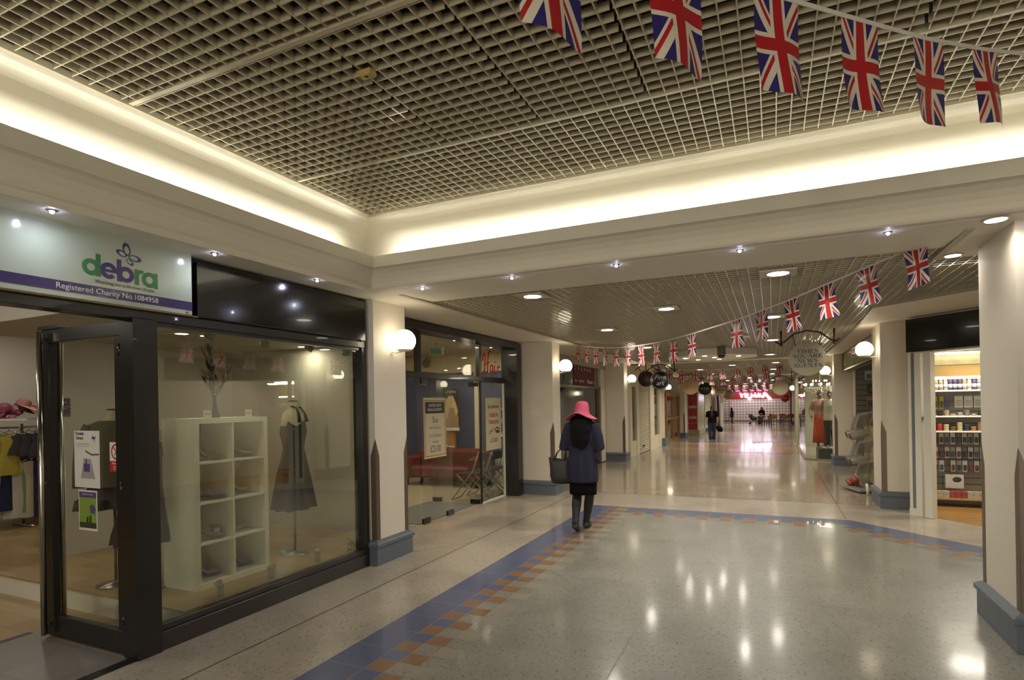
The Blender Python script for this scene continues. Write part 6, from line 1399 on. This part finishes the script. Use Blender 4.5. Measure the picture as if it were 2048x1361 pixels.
# --- woman in the pink hat, walking away, bag on her bent left arm
J = dict(head=(.0, .0, 1.475), neck=(0, -.015, 1.37), chest=(0, -.01, 1.24), pelvis=(0, 0, .86),
         shl=(-.155, -.01, 1.305), ell=(-.225, -.03, 1.06), wrl=(-.16, .19, 1.06), fdl=(.5, .85, .0), tdl=(0, .2, 1),
         shr=(.155, -.01, 1.305), elr=(.215, -.03, 1.06), wrr=(.12, .19, 1.08), fdr=(-.5, .85, .0), tdr=(0, .2, 1),
         hpl=(-.085, 0, .84), knl=(-.085, .03, .47), anl=(-.055, -.22, .135), tol=(-.045, -.13, .035),
         hpr=(.085, 0, .84), knr=(.06, .11, .46), anr=(.0, .13, .085), tor=(.005, .29, .03), curl=.7)
JW = J
wp = onf(1168, 1062)
lady = person((wp.x, wp.y, 0), .08, 'woman in a pink floppy hat walking away in a long dark blue cardigan', J, vox=.0085)
tights = mat('black_tights', (30, 26, 28), .7); navy = mat('navy_knit', (26, 26, 48), .9, noise=.15, nscale=40, bump=.4, bscale=90); blkc = mat('black_cloth', (11, 10, 12), .95, spec=.15)
V3 = Vector
legs = []
for s_ in 'lr':
    hp, kn, an, to = (V3(J[k+s_]) for k in ('hp', 'kn', 'an', 'to')); legs.append(([hp, hp.lerp(kn, .5), kn, kn.lerp(an, .35), kn.lerp(an, .8), an-V3((0, 0, .01))], [.095, .078, .058, .061, .044, .043], 1)); legs.append(([an+(an-to).normalized()*.03-V3((0, 0, .02)), an-V3((0, 0, .012)), an.lerp(to, .6)], [.036, .044, .036], 1))
garm(lady, 'tights', tights, legs, .009, 3)
shoes_m = mat('flat_shoe_dark', (40, 34, 32), .5)
for s_ in 'lr':
    an, to = V3(J['an'+s_]), V3(J['to'+s_]); heel = an+(an-to).normalized()*.05-V3((0, 0, .035 if s_ == 'r' else .0)); 
    heel.z = max(heel.z, .03) if s_ == 'r' else an.z-.02
    b = MB(); b.tube([heel, an.lerp(heel, .5)-V3((0, 0, .02)), an.lerp(to, .45)-V3((0, 0, .012)), to, to+(to-an).normalized()*.02], [.034, .042, .040, .034, .02], 12); o = b.build('shoe', shoes_m, lady); remesh(o, .008, 2)
# skirt
def ringloft(t, name, m, rows, n=40, wave=0, freq=7, thick=None):
    b = MB(); b.rings([[(cx+(a+wave*w_*math.sin(freq*2*PI*k/n+cz*9))*math.cos(2*PI*k/n), cy+(c+wave*w_*math.cos(freq*2*PI*k/n))*math.sin(2*PI*k/n), cz) for k in range(n)] for (cx, cy, cz, a, c, w_) in rows], caps=True); return b.build(name, m, t)
ringloft(lady, 'skirt', blkc, [(0, 0, .95, .14, .10, 0), (0, 0, .85, .178, .125, 0), (0, 0, .65, .175, .14, .3), (0, .0, .50, .168, .15, 1), (0, .0, .465, .17, .15, 1)], wave=.006)
b = MB()
rows = [(0, -.01, 1.375, .05, .05), (0, -.012, 1.35, .105, .068), (0, -.012, 1.315, .175, .088), (0, -.015, 1.22, .182, .11), (0, -.01, 1.08, .165, .118), (0, -.01, .95, .172, .128), (0, -.01, .80, .186, .145), (0, -.012, .68, .192, .155), (0, -.015, .615, .186, .155)]
n = 48
b.rings([[(cx+(a+.005*math.sin(11*2*PI*k/n)*(cz < 1.1))*math.cos(2*PI*k/n), cy+(c+.006*math.cos(9*2*PI*k/n+cz*3)*(cz < 1.1))*math.sin(2*PI*k/n), cz) for k in range(n)] for cx, cy, cz, a, c in rows])
for s_, a in (('l', -1), ('r', 1)):
    sh, el, wr = (V3(J[k+s_]) for k in ('sh', 'el', 'wr')); b.tube([V3((a*.10, -.01, 1.315)), sh+V3((a*.005, 0, 0)), sh.lerp(el, .5)+V3((a*.01, 0, 0)), el+V3((a*.008, 0, -.01)), el.lerp(wr, .5)-V3((0, 0, .01)), wr.lerp(el, .12)], [.066, .072, .070, .066, .056, .045], 14)
b.tube([(.17, -.05, .98), (.20, -.05, .90), (.225, -.04, .86)], [.03, .03, .016], 8)
o = b.build('cardigan', navy, lady); remesh(o, .009, 4)
hair_m = mat('black_hair', (9, 8, 8), .75, noise=.3, nscale=60, spec=.15)
b = MB(); q = random.Random(21)
b.sphere((0, -.012, 1.475), (.080, .096, .105), 20)
b.tube([(0, -.045, 1.43), (0, -.075, 1.37), (0, -.11, 1.27), (0, -.13, 1.14), (0, -.13, 1.06)], [.115, .148, .135, .10, .06], 20, flat=.45)
for k in range(26):
    x0 = (k/25-.5)*.22; b.tube([(x0*.6, -.07, 1.42), (x0, -.12+.02*q.random(), 1.30), (x0*1.02+.01*math.sin(k), -.165+.03*abs(x0)*4, 1.16), (x0*.8+.012*math.cos(k*2), -.15, 1.06-.035*q.random()+abs(x0)*.25)], [.012, .012, .011, .006], 6)
for a in (-1, 1): b.tube([(a*.055, -.03, 1.43), (a*.105, -.04, 1.35), (a*.12, -.02, 1.28)], [.03, .035, .02], 8)
o = b.build('hair', hair_m, lady); remesh(o, .008, 1)
# floppy hat
pink = mat('pink_felt', (198, 84, 116), .85, noise=.08, nscale=30, bump=.3, bscale=120)
b = MB(); n = 64
def hr(r_, z, wv=0, ex=1.0):
    A = []
    for k in range(n):
        a = 2*PI*k/n; s_ = math.sin(a); c_ = math.cos(a)
        droop = wv*(-.028*abs(c_)**1.5+.016*max(0, -s_)-.012*max(0, s_)+.010*math.sin(3*a+.8)+.008*c_)
        fl2 = r_*(1+wv*.05*math.cos(3*a+.4)); A.append((c_*fl2*(.92+.08*wv), -.01+s_*fl2*1.08, z+droop))
    return A
b.rings([hr(.006, .152), hr(.05, .148), hr(.078, .128), hr(.090, .085), hr(.096, .03), hr(.106, .0, .3), hr(.135, -.016, .8), hr(.172, -.034, 1.3), hr(.186, -.040, 1.5), hr(.182, -.045, 1.5), hr(.13, -.024, .8), hr(.098, -.002, .3), hr(.088, .03), hr(.07, .115), hr(.006, .14)])
o = b.build('hat', pink, lady); o.location = (0.0, -.005, 1.475); o.rotation_euler = (math.radians(-3), math.radians(4), 0)
# shoulder bag hanging from her left forearm
R_ = Matrix.Rotation(.08, 3, 'Z')
bl_ = R_ @ V3((-.285, .02, 0))
t = thing('handbag', (wp.x+bl_.x, wp.y+bl_.y, .575), .15, 'large dark brown handbag hanging from the arm of the woman in the pink hat', 'bag')
b = MB(); n = 28
rows = [(.0, .03, .02, .0), (.012, .115, .06, 0), (.10, .135, .075, -.01), (.20, .125, .065, -.02), (.28, .125, .045, -.03), (.315, .13, .02, -.035)]
b.rings([[(cx+a*math.copysign(abs(math.cos(2*PI*k/n))**.7, math.cos(2*PI*k/n)), c*math.copysign(abs(math.sin(2*PI*k/n))**.7, math.sin(2*PI*k/n)), z+(.03*(math.cos(2*PI*k/n))**2 if z > .3 else 0)) for k in range(n)] for z, a, c, cx in rows])
b.build('body', mat('bag_leather', (40, 35, 33), .6, noise=.15, nscale=20), t)
for yy in (-.035, .035):
    b = MB(); b.tube([(-.09, yy, .30), (-.05, yy*.8, .40), (.02, yy*.5, .465), (.055, yy*.3, .485), (.075, yy*.3, .465), (.06, yy*.5, .40), (.05, yy, .29)], .006, 8); b.build('strap', mat('bag_strap', (30, 26, 26), .5), t)

def rowsuit(t, J, name, m, rows, sleeves, vox=.012, sleeve_end=1.0):
    b = MB(); n = 32
    b.rings([[(cx+a*math.cos(2*PI*k/n), cy+c*math.sin(2*PI*k/n), cz) for k in range(n)] for cx, cy, cz, a, c in rows])
    for s_, a in (('l', -1), ('r', 1)):
        sh, el, wr = (V3(J[k+s_]) for k in ('sh', 'el', 'wr'))
        p = [sh-V3((a*.06, 0, -.01)), sh, sh.lerp(el, .5), el] if sleeves == 'short' else [sh-V3((a*.06, 0, -.01)), sh, sh.lerp(el, .5), el, el.lerp(wr, .5), wr.lerp(el, .1)]
        if sleeves == 'short': p[-1] = sh.lerp(el, .85)
        b.tube(p, [.06, .068, .064, .060, .054, .045][:len(p)], 12)
    o = b.build(name, m, t); remesh(o, vox, 3); return o
# --- person walking away in the middle of the corridor
J2 = dict(head=(.0, .0, 1.60), neck=(0, -.01, 1.49), chest=(0, 0, 1.34), pelvis=(0, 0, .94),
          shl=(-.20, 0, 1.41), ell=(-.26, -.04, 1.12), wrl=(-.26, .03, .87), fdl=(0, .15, -1), tdl=(.2, 1, 0),
          shr=(.20, 0, 1.41), elr=(.27, -.05, 1.13), wrr=(.25, .05, .92), fdr=(0, .3, -1), tdr=(-.2, 1, 0),
          hpl=(-.10, 0, .92), knl=(-.10, .02, .50), anl=(-.08, -.08, .10), tol=(-.09, .06, .03), hpr=(.09, 0, .92), knr=(.08, .08, .50), anr=(.05, .10, .09), tor=(.06, .26, .03), curl=.6)
mp_ = onf(1425, 881.5); hs_ = (mp_.z*0+1.0)
man = person((mp_.x, mp_.y, mp_.z), .0, 'person in black top and dark jeans with long ponytail walking away down the corridor', J2, vox=.014)
dm = math.hypot(mp_.x*.4159*-1+mp_.y*.9094, 0); sc_ = (69/FPX*dm)/1.72; man.scale = (sc_*1.05, sc_, sc_)
rowsuit(man, J2, 'top', blkc, [(0, 0, 1.50, .06, .06), (0, 0, 1.46, .17, .09), (0, 0, 1.36, .21, .125), (0, 0, 1.2, .20, .135), (0, 0, 1.05, .195, .14), (0, 0, .90, .21, .15)], 'short')
jeans = mat('dark_jeans', (30, 32, 42), .85)
def trousers(t, J, m, name='trousers', k=1.0, low=.04):
    ch_ = []
    for s_ in 'lr':
        hp, kn, an = (V3(J[q_+s_]) for q_ in ('hp', 'kn', 'an')); ch_.append(([hp+V3((0, 0, .05)), hp, hp.lerp(kn, .5), kn, kn.lerp(an, .5), an-V3((0, 0, low))], [.11*k, .118*k, .10*k, .083*k, .078*k, .078*k], 1))
    ch_.append(([V3(J['pelvis'])-V3((0, 0, .08)), V3(J['pelvis'])+V3((0, 0, .06))], [.17*k, .17*k], .72)); return garm(t, name, m, ch_, .014, 3)
def shoes(t, J, m):
    for s_ in 'lr':
        an, to = V3(J['an'+s_]), V3(J['to'+s_]); heel = an+(an-to).normalized()*.05; heel.z = max(an.z-.06, .035); b = MB(); b.tube([heel, heel.lerp(to, .4)+V3((0, 0, .01)), to+V3((0, 0, .005)), to+(to-heel).normalized()*.03], [.036, .044, .038, .02], 10); b.build('shoe', m, t)
trousers(man, J2, jeans); shoes(man, J2, shoes_m)
b = MB(); b.sphere((0, -.015, 1.62), (.086, .105, .115), 16); b.tube([(0, -.09, 1.60), (0, -.12, 1.52), (0, -.13, 1.40), (0, -.135, 1.25), (0, -.13, 1.14)], [.05, .045, .05, .045, .02], 12, flat=.6); o = b.build('hair', mat('brown_hair', (62, 42, 30), .6, noise=.3, nscale=50), man); remesh(o, .012, 2)
t = thing('handbag', (mp_.x+.27*sc_*1.05, mp_.y+.06, mp_.z+.42*sc_), 0, 'black bag carried in the right hand of the person with the ponytail', 'bag'); t.scale = (sc_, sc_, sc_)
b = MB(); b.rings([[(cx+a*math.cos(2*PI*k/20), c*math.sin(2*PI*k/20), z) for k in range(20)] for z, a, c, cx in ((0, .03, .02, .12), (.04, .12, .05, .08), (.18, .16, .06, .05), (.28, .12, .04, .0), (.30, .11, .02, 0))]); b.build('body', blkc, t)
for yy in (-.02, .02): MB().tube([(-.06, yy, .29), (-.03, yy, .37), (.02, yy*.5, .41), (.06, yy, .37), (.08, yy, .29)], .007, 6).build('strap', mat('bag_strap', (30, 26, 26), .5), t)
# --- standing person in a dark coat near the far shutter (side view, looking to the right of the hall)
J3 = dict(head=(.0, .0, 1.50), neck=(0, -.01, 1.39), chest=(0, 0, 1.24), pelvis=(0, 0, .86), shl=(-.17, 0, 1.32), ell=(-.19, -.03, 1.04), wrl=(-.12, .2, 1.06), fdl=(.2, 1, .2), tdl=(0, 0, 1), shr=(.17, 0, 1.32), elr=(.19, -.03, 1.04), wrr=(.12, .2, 1.06), fdr=(-.2, 1, .2), tdr=(0, 0, 1),
          hpl=(-.08, 0, .84), knl=(-.08, .02, .46), anl=(-.07, 0, .09), tol=(-.08, .16, .03), hpr=(.08, 0, .84), knr=(.08, .02, .46), anr=(.07, -.03, .09), tor=(.08, .13, .03))
p3 = onf(1464, 847); d3 = -p3.x*.4159+p3.y*.9094; s3 = 31/FPX*d3/1.62
far = person(p3, math.radians(-75), 'distant person in a dark hooded coat standing before the white shutter', J3, vox=.02); far.scale = (s3, s3, s3)
rowsuit(far, J3, 'coat', mat('dark_coat', (26, 28, 34), .9), [(0, 0, 1.42, .07, .07), (0, 0, 1.36, .16, .10), (0, 0, 1.2, .20, .15), (0, 0, 1.0, .20, .16), (0, 0, .72, .22, .18), (0, 0, .62, .21, .17)], 'long', .02)
trousers(far, J3, jeans, k=.85); shoes(far, J3, shoes_m)
b = MB(); b.sphere((0, -.02, 1.52), (.095, .11, .12), 14); b.tube([(0, -.05, 1.44), (0, -.06, 1.36)], [.09, .10], 12); b.build('hood', mat('dark_coat', (26, 28, 34), .9), far)
# --- person seated at the cafe table
J4 = dict(head=(.0, .06, 1.20), neck=(0, .03, 1.10), chest=(0, .0, .96), pelvis=(0, -.06, .55), shl=(-.17, 0, 1.03), ell=(-.20, .06, .80), wrl=(-.08, .28, .80), fdl=(.6, .8, 0), tdl=(0, 0, 1), shr=(.17, 0, 1.03), elr=(.20, .06, .80), wrr=(.08, .28, .80), fdr=(-.6, .8, 0), tdr=(0, 0, 1),
          hpl=(-.09, 0, .53), knl=(-.11, .40, .50), anl=(-.11, .38, .10), tol=(-.11, .54, .03), hpr=(.09, 0, .53), knr=(.11, .40, .50), anr=(.11, .38, .10), tor=(.11, .54, .03))
p4 = onf(1524, 846.5); seat = person(p4, math.radians(168), 'person in black seated at the cafe table beside the pushchair', J4, vox=.02)
rowsuit(seat, J4, 'jacket', blkc, [(0, .03, 1.13, .07, .07), (0, .02, 1.07, .17, .11), (0, 0, .95, .20, .15), (0, -.03, .75, .20, .16), (0, -.06, .52, .21, .17)], 'long', .02)
trousers(seat, J4, jeans, k=.85); shoes(seat, J4, shoes_m)
b = MB(); b.sphere((0, .04, 1.22), (.095, .11, .12), 14); b.tube([(0, 0, 1.2), (0, -.04, 1.08)], [.08, .09], 10); b.build('hair', hair_m, seat)
o = copy_tree(cc); o.location = p4+V3((.02, .06, 0)); o.rotation_euler = (0, 0, math.radians(-12+180)); o.scale = (1, 1, .9); tag(o, 'cafe chair under the seated person in black', 'chair', 'cafe chairs at the far end')
# --- mannequins in the fashion window
mann_m = mat('mannequin_skin', (150, 122, 100), .5); orange = mat('orange_skirt', (214, 74, 42), .7); vest = mat('pale_vest', (190, 186, 176), .8); floral = mat('dark_floral', (44, 42, 40), .8, noise=.9, nscale=26); ftop = mat('blush_floral', (172, 134, 118), .8, noise=.5, nscale=24)
Jm = dict(J3); Jm.update(wrl=(-.24, .1, .84), ell=(-.26, -.03, 1.06), fdl=(0, .3, -1), tdl=(0, 1, 0), wrr=(.24, .1, .84), elr=(.26, -.03, 1.06), fdr=(0, .3, -1), tdr=(0, 1, 0), knl=(-.10, .18, .50), anl=(-.09, .02, .12), tol=(-.10, .16, .03))
plq = on(1636, 893, 'y', 18.3)
zb = -.06
t = obox('display_plinth', (1.14, 17.78, zb), (1.66, 18.9, .22), mat('plinth_black', (40, 38, 36), .3), 'dark display block under the mannequins in the fashion window', 'display block')
def mannq(x, y, z, rz, label, parts):
    m = person((x, y, z), rz, label, Jm, vox=.02, skin=mann_m); m.name = 'mannequin'; m['category'] = 'mannequin'
    b = MB(); b.sphere((0, -.02, 1.52), (.088, .105, .12), 14); b.tube([(0, -.05, 1.5), (0, -.08, 1.38), (0, -.08, 1.25)], [.06, .07, .03], 10, flat=.6); b.build('hair', mat('mannequin_hair', (58, 44, 34), .6), m)
    return m
m1 = mannq(1.46, 18.15, .22, math.radians(160), 'mannequin in a pale vest and dark floral trousers in the fashion window', None)
rowsuit(m1, dict(Jm, ell=Jm['shl'], wrl=Jm['shl'], elr=Jm['shr'], wrr=Jm['shr']), 'vest', vest, [(0, 0, 1.38, .07, .06), (0, 0, 1.33, .15, .09), (0, 0, 1.2, .17, .125), (0, 0, 1.0, .155, .12), (0, 0, .78, .19, .15)], 'short', .02)
trousers(m1, Jm, floral, k=.85)
m2 = mannq(1.24, 18.45, .22, math.radians(185), 'mannequin in a blush top and bright orange long skirt in the fashion window', None)
rowsuit(m2, Jm, 'blouse', ftop, [(0, 0, 1.40, .07, .06), (0, 0, 1.34, .16, .09), (0, 0, 1.2, .18, .13), (0, 0, 1.0, .16, .12), (0, 0, .92, .17, .13)], 'long', .02)
ringloft(m2, 'skirt', orange, [(0, 0, 1.0, .14, .11, 0), (0, 0, .85, .17, .13, .3), (0, 0, .5, .19, .16, 1), (0, 0, .14, .21, .19, 1)], wave=.012)
for k, (x, y_, lab) in enumerate(((1.28, 17.95, 'white trainer at the front of the black display block'), (1.42, 17.92, 'white shoe beside the mannequin on the display block'))):
    o = shoe(Matrix.Translation((x, y_, .222)) @ Matrix.Rotation(-1.2, 4, 'Z'), 0, vest, vest, 'shoe', flat=True); tag(o, lab, 'shoe')
